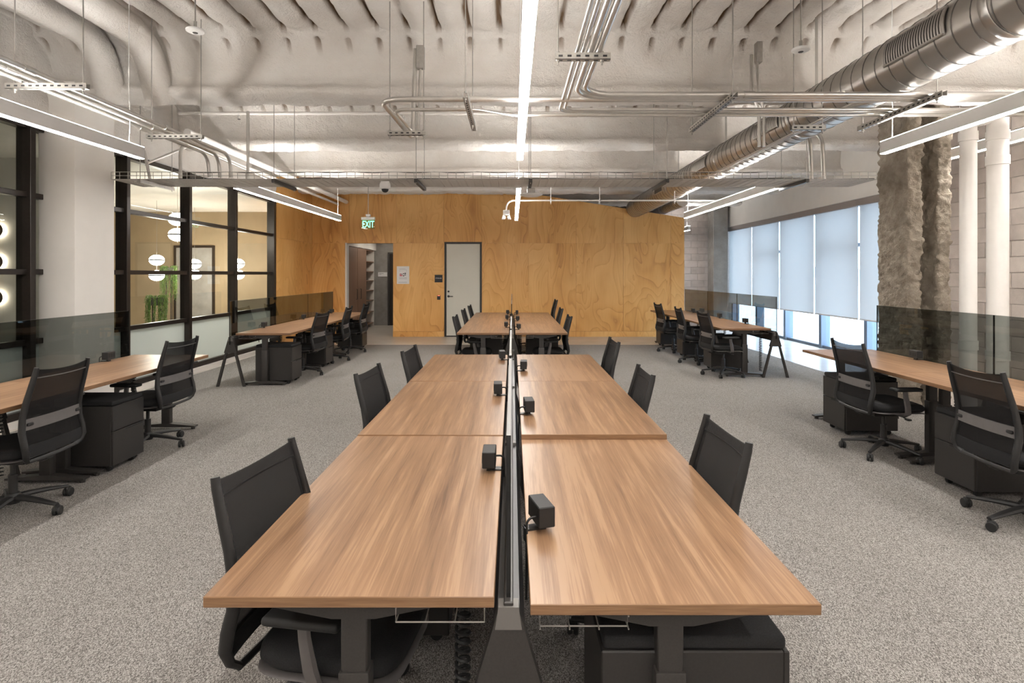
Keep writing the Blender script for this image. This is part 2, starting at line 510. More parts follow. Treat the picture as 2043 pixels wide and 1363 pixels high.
def vnoise(shape, cells, seed):
    """smooth value noise on a (rows, cols) grid with about the given cell counts"""
    g = np.random.default_rng(seed)
    cy, cx = max(2, int(cells[0])), max(2, int(cells[1]))
    lat = g.random((cy + 2, cx + 2))
    y = np.linspace(0, cy, shape[0]); x = np.linspace(0, cx, shape[1])
    yi = np.minimum(y.astype(int), cy); xi = np.minimum(x.astype(int), cx)
    fy = (y - yi)[:, None]; fx = (x - xi)[None, :]
    fy = fy * fy * (3 - 2 * fy); fx = fx * fx * (3 - 2 * fx)
    a = lat[np.ix_(yi, xi)]; b = lat[np.ix_(yi, xi + 1)]
    c = lat[np.ix_(yi + 1, xi)]; d = lat[np.ix_(yi + 1, xi + 1)]
    return (a * (1 - fx) + b * fx) * (1 - fy) + (c * (1 - fx) + d * fx) * fy
def grid_obj(name, XYZ, mat, parent=None, attr=None):
    """XYZ: array rows x cols x 3"""
    m, n, _ = XYZ.shape
    me = bpy.data.meshes.new(name)
    idx = np.arange(m * n).reshape(m, n)
    q = np.stack([idx[:-1, :-1], idx[:-1, 1:], idx[1:, 1:], idx[1:, :-1]], -1).reshape(-1, 4)
    me.from_pydata(XYZ.reshape(-1, 3).tolist(), [], q.tolist())
    me.materials.append(MATS[mat])
    me.shade_smooth()
    if attr is not None:
        a = me.attributes.new('bare', 'FLOAT', 'POINT')
        a.data.foreach_set('value', attr.reshape(-1).astype(np.float32))
    o = bpy.data.objects.new(name, me)
    C.objects.link(o)
    if parent: o.parent = parent
    return o
def struct(name, mb, mat, label, cat, angle=0, parent=None):
    o = obj(name, mb, mat, parent, angle)
    if parent is None: tag(o, label, cat, None, 'structure')
    return o

# ================================================================== THE SETTING
GX = -5.25            # plane of the glass partition
WX = 6.70             # plane of the windows
BY = 14.67            # face of the plywood wall
DECK, BEAMB = 4.26, 3.575
BEAMS = [-1.2, 1.2, 3.58, 6.35, 8.80, 11.25, 13.70, 16.15]

# floor: polished slab, carpet laid on it
struct('floor', MB().box(-11.2, -3.2, -0.2, 7.1, 18.5, 0.0), 'concrete_floor', 'polished pale concrete slab along the windows and the plywood wall', 'floor')
struct('floor_carpet', MB().box(-5.06, -3.0, 0.0, 5.10, 12.92, 0.008), 'carpet', 'speckled grey beige loop carpet under the desks', 'carpet')

# ceiling of sprayed foam over fluted deck and beams
def ceiling():
    prof = []
    y = -3.0
    def run(y0, y1, z, step):
        n = max(1, int(round((y1 - y0) / step)))
        for i in range(n): prof.append((y0 + (y1 - y0) * i / n, z))
    beam = [(-.20, 4.26), (-.175, 4.25), (-.165, 4.195), (-.13, 4.175), (-.05, 4.12), (.01, 4.04), (.04, 3.94), (.05, 3.82), (.02, 3.73), (-.045, 3.67), (-.05, 3.61), (.03, BEAMB),
            (.30, BEAMB), (.39, 3.61), (.39, 3.67), (.33, 3.73), (.30, 3.95), (.38, 4.15), (.5, 4.235), (.58, 4.255)]
    for b in BEAMS:
        step = 0.14 if b < 5 else 0.04
        if b > -2: run(y, b - .20, DECK, step)
        for i in range(len(beam) - 1):
            (a0, z0), (a1, z1) = beam[i], beam[i + 1]
            d = math.hypot(a1 - a0, z1 - z0)
            n = max(1, int(round(d / (0.1 if b < 5 else 0.03))))
            for k in range(n): prof.append((b + a0 + (a1 - a0) * k / n, z0 + (z1 - z0) * k / n))
        y = b + .58
    run(y, 17.9, DECK, 0.06)
    prof.append((17.9, DECK))
    P = np.array(prof)
    xs = np.arange(-5.3, 6.75, 0.02)
    m, n = len(P), len(xs)
    X = np.repeat(xs[None, :], m, 0)
    Y = np.repeat(P[:, :1], n, 1); Z = np.repeat(P[:, 1:], n, 1)
    w = np.clip((Z - 4.222) / 0.02, 0, 1) + .75 * np.clip((Z - 4.06) / 0.05, 0, 1) * np.clip((4.178 - Z) / 0.012, 0, 1)
    wob = (vnoise((m, n), (60, 8), 1) - .5) * 0.035
    ph = ((X + wob + 40.0) / 0.335) % 1.0
    d = np.minimum(ph, 1 - ph) * 0.335
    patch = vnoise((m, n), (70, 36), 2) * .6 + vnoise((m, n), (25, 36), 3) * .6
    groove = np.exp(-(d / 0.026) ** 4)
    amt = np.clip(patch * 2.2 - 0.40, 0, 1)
    Z2 = Z + w * (0.022 * np.cos(2 * PI * ph) + 0.075 * groove * amt)
    big = vnoise((m, n), (m / 9, n / 18), 4) - .5
    fine = vnoise((m, n), (m / 2.2, n / 3.5), 5) - .5
    Z2 += big * 0.030 + fine * 0.026
    Y2 = Y + (vnoise((m, n), (m / 2.2, n / 4), 6) - .5) * 0.022
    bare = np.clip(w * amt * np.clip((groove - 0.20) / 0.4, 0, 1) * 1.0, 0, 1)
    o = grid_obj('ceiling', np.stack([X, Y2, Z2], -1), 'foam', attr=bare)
    tag(o, 'ceiling of cream sprayed foam over fluted deck and cross beams', 'ceiling', None, 'structure')
ceiling()
struct('ceiling_slab', MB().box(-11.2, -3.3, 4.55, 7.2, 18.5, 4.75), 'concrete_wall', 'unseen concrete roof slab above the foam, added to block the sky', 'roof')  # unseen slab that shuts the sky out above the foam

# wall over the glass partition, sprayed
def foam_wall(name, x, y0, y1, z0, z1, label):
    ys = np.arange(y0, y1 + .02, 0.05); zs = np.arange(z0, z1 + .02, 0.05)
    Y, Z = np.meshgrid(ys, zs)
    X = np.full_like(Y, x) + (vnoise(Y.shape, (Y.shape[0] / 4, Y.shape[1] / 4), 21) - .5) * 0.05 + (vnoise(Y.shape, (Y.shape[0] / 12, Y.shape[1] / 12), 22) - .5) * 0.09
    o = grid_obj(name, np.stack([X, Y, Z], -1), 'foam')
    tag(o, label, 'wall', None, 'structure')
foam_wall('wall_left_upper', GX + 0.06, -3.0, 12.5, 3.26, 4.35, 'white sprayed wall above the glass partition')
struct('wall_left', MB().box(GX - .12, -3.2, 3.24, GX - .02, 14.9, 4.6).box(GX - .1, -3.2, 0, GX, 4.6, 3.24), 'white_wall', 'white wall carrying the glass partition', 'wall')

# plywood walls, sheet by sheet
def ztop(x): return min(4.15, 3.65 + 0.158 * (0.70 - x))
core = MB()
for a, b in ((-5.30, -4.26), (-3.07, -1.745), (-0.785, 4.43)):
    core.box(a, BY + .02, 0, b, BY + .16, 2.41)
core.prism([(-5.30, 2.41), (4.43, 2.41), (4.43, ztop(4.43) - .003), (-2.46, ztop(-2.46) - .003), (-5.30, 4.15)], BY + .02, BY + .16, 'y')
wall_back = struct('wall_back', core, 'plywood', 'golden plywood wall with a slanting top, doorway and white door', 'wall')
g = .0025
def ply(parent, poly, axis, a0, a1):
    """one sheet with its own object origin so that each carries its own figure"""
    cx = sum(p[0] for p in poly) / len(poly); cz = sum(p[1] for p in poly) / len(poly)
    mb = MB().prism([(p[0] - cx, p[1] - cz) for p in poly], 0, a1 - a0, axis)
    o = obj('plywood_sheet', mb, 'plywood', None, 0, loc=(cx, a0, cz) if axis == 'y' else (a0, cx, cz))
    o.parent = parent
    o.location -= parent.location
    return o
def rect(a, b, c, d): return [(a + g, c + g), (b - g, c + g), (b - g, d - g), (a + g, d - g)]
for a, b in ((-5.15, -4.26), (-3.07, -1.745), (-0.785, .42), (.42, 1.64), (1.64, 2.86), (2.86, 4.08), (4.08, 4.43)):
    ply(wall_back, rect(a, b, .14, 2.41), 'y', BY, BY + .018)
for a, b in ((-5.15, -4.20), (-4.20, -2.98), (-2.98, -1.76), (-1.76, -.785), (-.785, .42), (.42, 1.64), (1.64, 2.86), (2.86, 4.08), (4.08, 4.43)):
    ply(wall_back, [(a + g, 2.41 + g), (b - g, 2.41 + g), (b - g, ztop(b)), (a + g, ztop(a))], 'y', BY, BY + .018)
wl = struct('wall_left_rear', MB().box(GX - .1, 12.47, 0, -5.17, BY + .16, 4.4), 'plywood', 'plywood return wall beyond the glass partition', 'wall')
for a, b in ((12.47, 13.45), (13.45, BY)):
    ply(wl, rect(a, b, .14, 2.41), 'x', -5.17, -5.15)
    ply(wl, rect(a, b, 2.41, 4.1), 'x', -5.17, -5.15)
bb = MB()
for a, b in ((-5.15, -4.28), (-3.07, -1.76), (-.77, 4.43)): bb.box(a, BY - .006, 0.0, b, BY + .02, .138)
struct('baseboard_back', bb, 'plywood', 'plywood base strip along the plywood wall', 'baseboard')
struct('trim_1', MB().box(-4.30, BY - .008, 0, -4.255, BY + .17, 2.42), 'white_paint', 'white jamb at the left edge of the open doorway', 'trim')

# storage door
d1 = thing('door_1', (-1.265, BY, 0), 0, 'tall white door in a black frame in the plywood wall', 'door', None, 'structure')
fr = MB().box(-.48, -.012, 0, -.435, .10, 2.44).box(.435, -.012, 0, .48, .10, 2.44).box(-.435, -.012, 2.395, .435, .10, 2.44).box(-.435, -.005, 0, .435, .06, .025)
obj('door_frame', fr, 'black_metal', d1, 0)
lf = obj('door_leaf', MB().rbox(-.432, .012, .028, .432, .055, 2.392, .003, 1), 'door_white', d1, 0)
h = MB().cyl((-.375, .012, 1.04), (-.375, -.004, 1.04), .030, n=20).cyl((-.375, -.004, 1.04), (-.375, -.045, 1.04), .011)
h.tube([(-.375, -.045, 1.04), (-.36, -.05, 1.04), (-.255, -.05, 1.04)], .010, 8)
obj('door_handle', h, 'black_metal', lf)
obj('deadbolt', MB().cyl((-.375, .012, 1.165), (-.375, -.010, 1.165), .024, n=20), 'black_metal', lf)

# hall behind the open doorway
struct('wall_hall', MB().box(-5.2, 18.0, 0, -2.4, 18.2, 3.2), 'concrete_wall', 'bare concrete wall at the end of the hall', 'wall')
struct('wall_hall_right', MB().box(-2.75, BY + .16, 0, -2.6, 18.0, 3.2), 'concrete_wall', 'concrete side wall of the hall', 'wall')
struct('wall_hall_left', MB().box(-5.3, BY + .16, 0, -5.0, 18.0, 3.2), 'white_wall', 'white side wall behind the hall wardrobe', 'wall')
struct('ceiling_hall', MB().box(-5.3, BY + .16, 2.72, -2.6, 18.2, 2.85), 'white_wall', 'white ceiling of the hall', 'ceiling')
struct('trim_2', MB().box(-5.0, BY + .17, 2.36, -4.30, 18.0, 2.72), 'white_wall', 'white soffit above the hall wardrobe', 'trim')
dh = thing('door_2', (-3.50, 17.95, 0), 0, 'dark door at the end of the hall', 'door', None, 'structure')
obj('door_leaf', MB().box(-.35, 0, 0, .35, .05, 2.25), 'bronze_black', dh, 0)
obj('door_frame', MB().box(-.42, -.02, 0, -.36, .05, 2.3).box(.36, -.02, 0, .42, .05, 2.3).box(-.36, -.02, 2.25, .36, .05, 2.3), 'charcoal_metal', dh, 0)

# block walls, block by block
blk_me = {}
def blocks(parent, axis, a0, a1, z1, face, depth, first=0.0):
    hgt, ln, j = 0.203, 0.405, .010
    row = 0; z = 0.0
    while z < z1 - .05:
        zt = min(z + hgt, z1)
        u = a0 - (ln / 2 if row % 2 else 0) + first
        while u < a1 - .02:
            s0, s1 = max(u, a0), min(u + ln, a1)
            if s1 - s0 > .05:
                key = (axis, round(s1 - s0, 3), round(zt - z, 3))
                if key not in blk_me:
                    w, hh = s1 - s0 - j, zt - z - j
                    mb = MB()
                    if axis == 'y': mb.rbox(0, -w / 2, -hh / 2, depth, w / 2, hh / 2, .004, 1)
                    else: mb.rbox(-w / 2, 0, -hh / 2, w / 2, depth, hh / 2, .004, 1)
                    blk_me[key] = mb.mesh('block', 'block', 0)
                jit = random.uniform(-.002, .002)
                c = (s0 + s1) / 2
                loc = (face + jit, c, (z + zt) / 2) if axis == 'y' else (c, face + jit, (z + zt) / 2)
                o = bpy.data.objects.new('block', blk_me[key]); C.objects.link(o)
                o.parent = parent; o.location = Vector(loc) - parent.location
            u += ln
        z += hgt; row += 1
wr = struct('wall_right', MB().box(6.41, -3.2, 0, 6.95, 9.22, 4.6), 'mortar', 'painted concrete block wall behind the two white pipes', 'wall')
blocks(wr, 'y', 6.3, 9.2, 4.3, 6.40, .05)
wrr = struct('wall_right_rear', MB().box(3.9, 17.61, 0, 6.95, 17.9, 4.6), 'mortar', 'tan concrete block wall past the end of the plywood', 'wall')
blocks(wrr, 'x', 3.9, 6.1, 3.9, 17.60, .06)
struct('wall_rear', MB().box(-11.2, 18.2, 0, 4.2, 18.4, 4.6), 'white_wall', 'outer wall behind the hall', 'wall')
struct('wall_rear_upper', MB().box(-2.55, 17.45, 0, 3.88, 17.55, 4.5), 'foam_dark', 'dark panel filling the gap over the plywood', 'wall')  # dark panel added behind the top of the plywood
struct('ceiling_rear', MB().box(-2.5, BY + .35, 3.98, 6.4, 17.45, 4.03), 'foam_dark', 'dark panel under the ceiling beyond the plywood wall', 'ceiling')  # dark plane added below the foam ceiling
struct('wall_front', MB().box(-5.3, -3.3, 0, 6.95, -3.1, 4.6), 'white_wall', 'white wall at the near end of the office', 'wall')
struct('wall_right_upper', MB().box(6.50, 9.22, 3.03, 6.95, 17.62, 4.6), 'white_wall', 'white bulkhead above the roller shades', 'wall')
struct('concrete_column', MB().rbox(5.98, 16.95, 0, 6.42, 17.45, 4.3, .015, 1), 'concrete_wall', 'grey concrete column in the corner by the windows', 'column')

# white square column beside the partition
struct('white_column', MB().rbox(-5.26, 6.32, 0.008, -4.85, 6.95, 3.75, .012, 2), 'white_wall', 'smooth white square column in front of the glass partition', 'column', 40)

# sprayed steel column: an H wrapped in rough foam
def foam_column():
    out = [(4.68, 6.75), (4.86, 6.75), (4.88, 6.93), (4.92, 6.98), (4.99, 6.98), (5.03, 6.93), (5.04, 6.75), (5.20, 6.75),
           (5.20, 7.30), (5.04, 7.30), (5.02, 7.12), (4.90, 7.12), (4.86, 7.30), (4.68, 7.30)]
    pts = []
    for i in range(len(out)):
        a, b = Vector(out[i]), Vector(out[(i + 1) % len(out)])
        n = max(1, int((b - a).length / .016))
        for k in range(n): pts.append(a + (b - a) * k / n)
    P = np.array([(p.x, p.y) for p in pts])
    for _ in range(2): P = P * .5 + (np.roll(P, 1, 0) + np.roll(P, -1, 0)) * .25
    tng = np.roll(P, -1, 0) - np.roll(P, 1, 0)
    nrm = np.stack([tng[:, 1], -tng[:, 0]], -1); nrm /= np.linalg.norm(nrm, axis=1)[:, None]
    zs = np.arange(0.008, 4.2, .017)
    m, n = len(zs), len(P)
    disp = (vnoise((m, n), (m / 1.7, n / 1.7), 31) - .5) * .036 + (vnoise((m, n), (m / 4, n / 3), 32) - .5) * .028 + (vnoise((m, n), (m / 20, n / 10), 33) - .5) * .025
    disp[:, -1] = disp[:, 0] * .5 + disp[:, -2] * .5
    disp = np.concatenate([disp, disp[:, :1]], 1)
    P = np.concatenate([P, P[:1]]); nrm = np.concatenate([nrm, nrm[:1]])
    XY = P[None] + nrm[None] * disp[..., None]
    Z = np.repeat(zs[:, None], n + 1, 1)
    o = grid_obj('foam_covered_column', np.concatenate([XY, Z[..., None]], -1), 'foam_grey')
    tag(o, 'rough grey brown foam-covered steel column beside the white pipes', 'column', None, 'structure')
foam_column()

# ------------------------------------------------------------------ glass partition, bay by bay
YS = [4.65, 6.14, 7.67, 9.155, 10.68, 12.41]
RAILS = [0.87, 1.63, 2.46]
lab = ['glazed partition bay nearest the near end wall, past the white column', 'glazed partition bay hidden behind the white square column',
       'black-framed glass bay beside the white column', 'middle black-framed glass bay of the partition', 'black-framed glass bay next to the plywood wall']
for i in range(5):
    a, b = YS[i], YS[i + 1]
    w = thing('window_%d' % (i + 1), (GX, (a + b) / 2, 0), 0, lab[i], 'window', None, 'structure')
    hw = (b - a) / 2
    obj('mullion', MB().rbox(-.07, -hw - .035, .07, .09, -hw + .035, 3.24, .004, 1), 'bronze_black', w, 0)
    if i in (0, 1, 2):
        obj('mullion', MB().rbox(-.07, -hw + .04, .07, .05, -hw + .085, 3.24, .004, 1), 'bronze_black', w, 0)
    if i == 4:
        obj('mullion', MB().rbox(-.07, hw - .05, .07, .09, hw + .05, 3.24, .004, 1), 'bronze_black', w, 0)
    obj('bottom_rail', MB().rbox(-.05, -hw + .03, .07, .06, hw - .03, .15, .004, 1), 'bronze_black', w, 0)
    obj('top_rail', MB().rbox(-.05, -hw + .03, 3.17, .06, hw - .03, 3.24, .004, 1), 'bronze_black', w, 0)
    zz = [.15] + RAILS + [3.17]
    for z in RAILS:
        obj('transom', MB().rbox(-.04, -hw + .03, z - .03, .05, hw - .03, z + .03, .004, 1), 'bronze_black', w, 0)
    for k in range(4):
        z0 = zz[k] + (.03 if k else 0); z1 = zz[k + 1] - (.03 if k < 3 else 0)
        if k == 0:
            obj('frosted_pane', MB().box(-.002, -hw + .03, z0, .002, hw - .03, z1), 'glass_frosted', w, 0)
        else:
            obj('pane', MB().box(-.004, -hw + .03, z0, .004, hw - .03, z1), 'glass_clear', w, 0)
struct('baseboard_left', MB().box(GX - .09, 4.6, 0, GX + .10, 12.47, .07), 'white_paint', 'low pale curb under the glass partition', 'baseboard')

# ------------------------------------------------------------------ windows with mullions
WY = [9.25, 10.85, 12.45, 14.08, 15.70, 17.42]
for i in range(5):
    a, b = WY[i], WY[i + 1]
    nm = ['window bay hidden behind the foam-covered column', 'second window bay from the foam-covered column', 'third window bay from the foam-covered column',
          'fourth window bay from the foam-covered column', 'window bay next to the concrete corner column'][i]
    w = thing('window_%d' % (i + 6), (WX + .12, (a + b) / 2, 0), 0, nm, 'window', None, 'structure')
    hw = (b - a) / 2
    obj('mullion', MB().rbox(-.10, -hw - .05, 0, .10, -hw + .05, 3.05, .004, 1), 'alu_blue', w, 0)
    if i == 4: obj('mullion', MB().rbox(-.10, hw - .05, 0, .10, hw + .05, 3.05, .004, 1), 'alu_blue', w, 0)
    obj('bottom_rail', MB().rbox(-.06, -hw + .035, 0, .06, hw - .035, .06, .004, 1), 'alu_blue', w, 0)
    obj('top_rail', MB().rbox(-.06, -hw + .035, 2.98, .06, hw - .035, 3.05, .004, 1), 'alu_blue', w, 0)
    zb = [.06, 2.98]
    if i in (1, 3):
        obj('transom', MB().rbox(-.06, -hw + .035, 2.15, .06, hw - .035, 2.22, .004, 1), 'alu_blue', w, 0)
        zb = [.06, 2.15, 2.22, 2.98]
    for k in range(0, len(zb), 2):
        obj('pane', MB().box(-.006, -hw + .035, zb[k], .006, hw - .035, zb[k + 1]), 'glass_window', w, 0)
struct('ground', MB().box(7.2, -60, -.6, 60, 120, -.35), 'snow_ground', 'pale bright ground outside the windows', 'ground')
struct('far_water', MB().box(60, -120, -.6, 260, 400, -.45), 'far_water', 'blue water in the distance outside', 'water')
hill = MB()
rows = [[], []]
for k in range(60):
    y = -160 + k * 12
    rows[0].append((265, y, -1)); rows[1].append((285, y, 6 + 5 * math.sin(k * .37) + 3 * math.sin(k * .9 + 1)))
hill.sheet(rows)
struct('far_hills', hill, 'far_hill', 'low blue hills beyond the water', 'hills')

# ------------------------------------------------------------------ the lit room behind the glass partition
struct('side_floor', MB().box(-11.0, 3.0, 0.0, GX - .1, 15.2, 0.012), 'side_room_floor', 'pale smooth floor of the room behind the glass', 'floor')
struct('ceiling_side', MB().box(-11.2, 2.8, 3.24, GX - .1, 15.4, 3.36), 'white_wall', 'plain ceiling of the room behind the glass', 'ceiling')
struct('wall_side_rear', MB().box(-11.2, 14.9, 0, GX - .1, 15.1, 3.3), 'side_wall_tan', 'tan wall of the room behind the glass', 'wall')
struct('wall_side_left', MB().box(-11.2, 2.8, 0, -11.0, 15.2, 3.3), 'white_wall', 'white outer wall of the room behind the glass', 'wall')
struct('wall_side_front', MB().box(-11.2, 2.8, 0, GX - .1, 3.0, 3.3), 'white_wall', 'white near wall of the room behind the glass', 'wall')
struct('wall_side_partition', MB().box(-11.0, 8.0, 0.012, -6.55, 8.12, 3.24), 'white_wall', 'white partition carrying glowing round sconces', 'wall')
dd = thing('door_3', (-8.3, 14.9, 0), 0, 'grey door in the room behind the glass', 'door', None, 'structure')
obj('door_leaf', MB().box(-.47, -.03, .01, .47, .0, 2.3), 'concrete_wall', dd, 0)
obj('door_frame', MB().box(-.53, -.04, .01, -.47, .0, 2.36).box(.47, -.04, .01, .53, .0, 2.36).box(-.47, -.04, 2.3, .47, .0, 2.36), 'bronze_black', dd, 0)

# ================================================================== FURNITURE
FLOOR = 0.008      # top of the carpet
# ------------------------------------------------------------------ task chair (faces +X)
def make_chair():
    root = thing('task_chair', cat='chair')
    # five-star base
    b = MB().lathe([(.0, .070), (.040, .070), (.046, .085), (.046, .120), (.034, .138), (.0, .138)], 20)
    for k in range(5):
        a = 2 * PI * k / 5
        ca, sa = math.cos(a), math.sin(a)
        pts = [(r * ca, r * sa, z) for r, z in ((.02, .108), (.10, .106), (.20, .094), (.285, .080), (.325, .074))]
        b.tube(pts, [.033, .030, .024, .019, .016], 8, flat=(.62, 1.0), up=(0, 0, 1))
    base = obj('base', b, 'black_plastic', root)
    cm = MB()
    for s in (-1, 1):
        cm.lathe([(.0, -.010), (.026, -.010), (.030, -.006), (.030, .006), (.026, .010), (.0, .010)], 16, M=Matrix.Rotation(PI / 2, 4, 'X'), c=(.012, s * .014, .030))
    cm.rbox(-.012, -.012, .028, .030, .012, .066, .005, 1)
    cm.cyl((0, 0, .05), (0, 0, .082), .008, n=8)
    cme = cm.mesh('caster', 'rubber')
    for k in range(5):
        a = 2 * PI * k / 5
        obj('caster', cme, None, base, loc=(.322 * math.cos(a), .322 * math.sin(a), 0), rot=(0, 0, a + (1.1, -.6, 2.0, .4, -1.4)[k]))
    obj('gas_lift', MB().cyl((0, 0, .13), (0, 0, .26), .026, n=14).cyl((0, 0, .25), (0, 0, .37), .015, n=12), 'black_metal', root)
    mech = MB().rbox(-.14, -.085, .345, .10, .085, .405, .012, 2)
    mech.tube([(-.14, 0, .375), (-.20, 0, .37), (-.245, 0, .385)], [.03, .028, .022], 8, flat=(.8, 1.6))
    obj('mechanism', mech, 'black_plastic', root)
    lv = MB().tube([(.02, -.08, .375), (.03, -.20, .372), (.03, -.25, .365)], .006, 6)
    lv.rbox(.01, -.285, .357, .05, -.24, .372, .005, 1)
    obj('lever', lv, 'black_plastic', root)
    # seat: rounded pan and upholstered cushion
    def pad(z0, z1, grow):
        rows = []
        prof = [(0.0, z0), (.80, z0), (.93, z0 + .006), (1.0, z0 + (z1 - z0) * .42), (.985, z0 + (z1 - z0) * .75), (.93, z1 - .004), (.80, z1), (.4, z1 - .006), (0.0, z1 - .010)]
        n = 36
        for (r, z) in prof:
            row = []
            for j in range(n + 1):
                a = 2 * PI * j / n
                c, s_ = math.cos(a), math.sin(a)
                e = .42
                x = math.copysign(abs(c) ** e, c) * (.235 + grow) * r
                y = math.copysign(abs(s_) ** e, s_) * (.240 + grow) * r
                zz = z - (.022 * max(0, (x - .13) / .10) ** 2 if x > .13 else 0)
                row.append((x + .015, y, zz))
            rows.append(row)
        return MB().sheet(rows)
    st = obj('seat', pad(.412, .482, 0), 'fabric_black', root, 60)
    obj('seat_pan', pad(.398, .416, .004), 'grey_plastic', st, 60)
    # back: two swept side rails joined below by a bar
    prof = [(1.005, -.335, .222), (.97, -.328, .224), (.88, -.304, .229), (.78, -.276, .234), (.68, -.258, .238), (.60, -.258, .242), (.53, -.275, .245), (.47, -.285, .243), (.43, -.276, .232), (.405, -.262, .205)]
    fb = MB()
    for s in (-1, 1):
        fb.tube([(x, s * w, z) for z, x, w in prof], [.82, .92, 1, 1.05, 1.1, 1.2, 1.25, 1.2, 1.05, .9], 10, flat=(.019, .013), up=(1, 0, 0))
    fb.tube([(-.262, y, .405 - .008 * math.cos(y * 7)) for y in (-.21, -.15, -.07, 0, .07, .15, .21)], .0125, 8)
    bk = obj('backrest_frame', fb, 'chair_frame', root)
    def back_pt(z, t, off=0.0):
        zs = [p[0] for p in prof][::-1]; xs_ = [p[1] for p in prof][::-1]; ws = [p[2] for p in prof][::-1]
        x = float(np.interp(z, zs, xs_)); w = float(np.interp(z, zs, ws)) - .006
        return (x - .020 * (1 - t * t) + off, w * t, z)
    def back_sheet(z0, z1, nz, off, nt=12, t0=-1.0, t1=1.0, topdip=0.0):
        rows = []
        for i in range(nz + 1):
            z = z0 + (z1 - z0) * i / nz
            rows.append([back_pt(z - topdip * (1 - (t0 + (t1 - t0) * j / nt) ** 2) * (i / nz), t0 + (t1 - t0) * j / nt, off) for j in range(nt + 1)])
        return rows
    def slab(z0, z1, nz, o0, o1, t0=-1.0, t1=1.0, dip=0.0):
        A = back_sheet(z0, z1, nz, o0, 12, t0, t1, dip); B = back_sheet(z0, z1, nz, o1, 12, t0, t1, dip)
        m = MB().sheet(A).sheet([r[::-1] for r in B])
        m.sheet([A[0], B[0]]); m.sheet([B[-1], A[-1]])
        m.sheet([[r[0] for r in B], [r[0] for r in A]]); m.sheet([[r[-1] for r in A], [r[-1] for r in B]])
        return m
    obj('mesh_panel', slab(.50, .938, 14, .000, .003), 'chair_mesh', bk, 60)
    obj('top_band', slab(.938, .994, 3, -.002, .006, dip=.018), 'chair_mesh', bk, 60)
    obj('seam_piping', MB().tube([back_pt(.939 - .004 * (1 - t * t), t, -.003) for t in np.linspace(-1, 1, 13)], .0035, 6), 'grey_plastic', bk, 60)
    obj('lower_panel', slab(.435, .515, 3, -.003, .003), 'fabric_black', bk, 60)
    lb = obj('lumbar_band', slab(.610, .680, 3, -.012, -.006, -.97, .97), 'lumbar_grey', bk, 60)
    for s in (-1, 1):
        q = back_pt(.645, s * .86, -.018)
        obj('lumbar_knob', MB().rbox(q[0] - .006, q[1] - .022, q[2] - .010, q[0] + .012, q[1] + .022, q[2] + .010, .005, 1), 'black_plastic', lb)
    # arms
    for s in (-1, 1):
        ar = MB().tube([(.03, s * .10, .385), (.03, s * .22, .388), (.03, s * .262, .41), (.018, s * .275, .47), (.0, s * .275, .56), (-.005, s * .275, .612)], [1, 1, 1, 1, .85, .8], 8, flat=(.026, .016), up=(1, 0, 0))
        a = obj('armrest', ar, 'grey_plastic', root)
        obj('arm_pad', MB().rbox(-.12, s * .275 - .042, .608, .125, s * .275 + .042, .636, .012, 3), 'rubber', a)
    return root
CHAIR = make_chair()
CH_USED = [False]
def chair(x, y, rz, label, group, low=0.0):
    if not CH_USED[0]:
        CH_USED[0] = True
        o = CHAIR
        o.location = (x, y, FLOOR); o.rotation_euler = (0, 0, rz); o['label'] = label; o['group'] = group
    else:
        o = dup(CHAIR, (x, y, FLOOR), rz, label, group)
    for c in o.children:
        if c.name.split('.')[0] == 'base':
            c.rotation_euler = (0, 0, random.uniform(0, 2 * PI / 5))
        else:
            c.location.z = -low
    return o

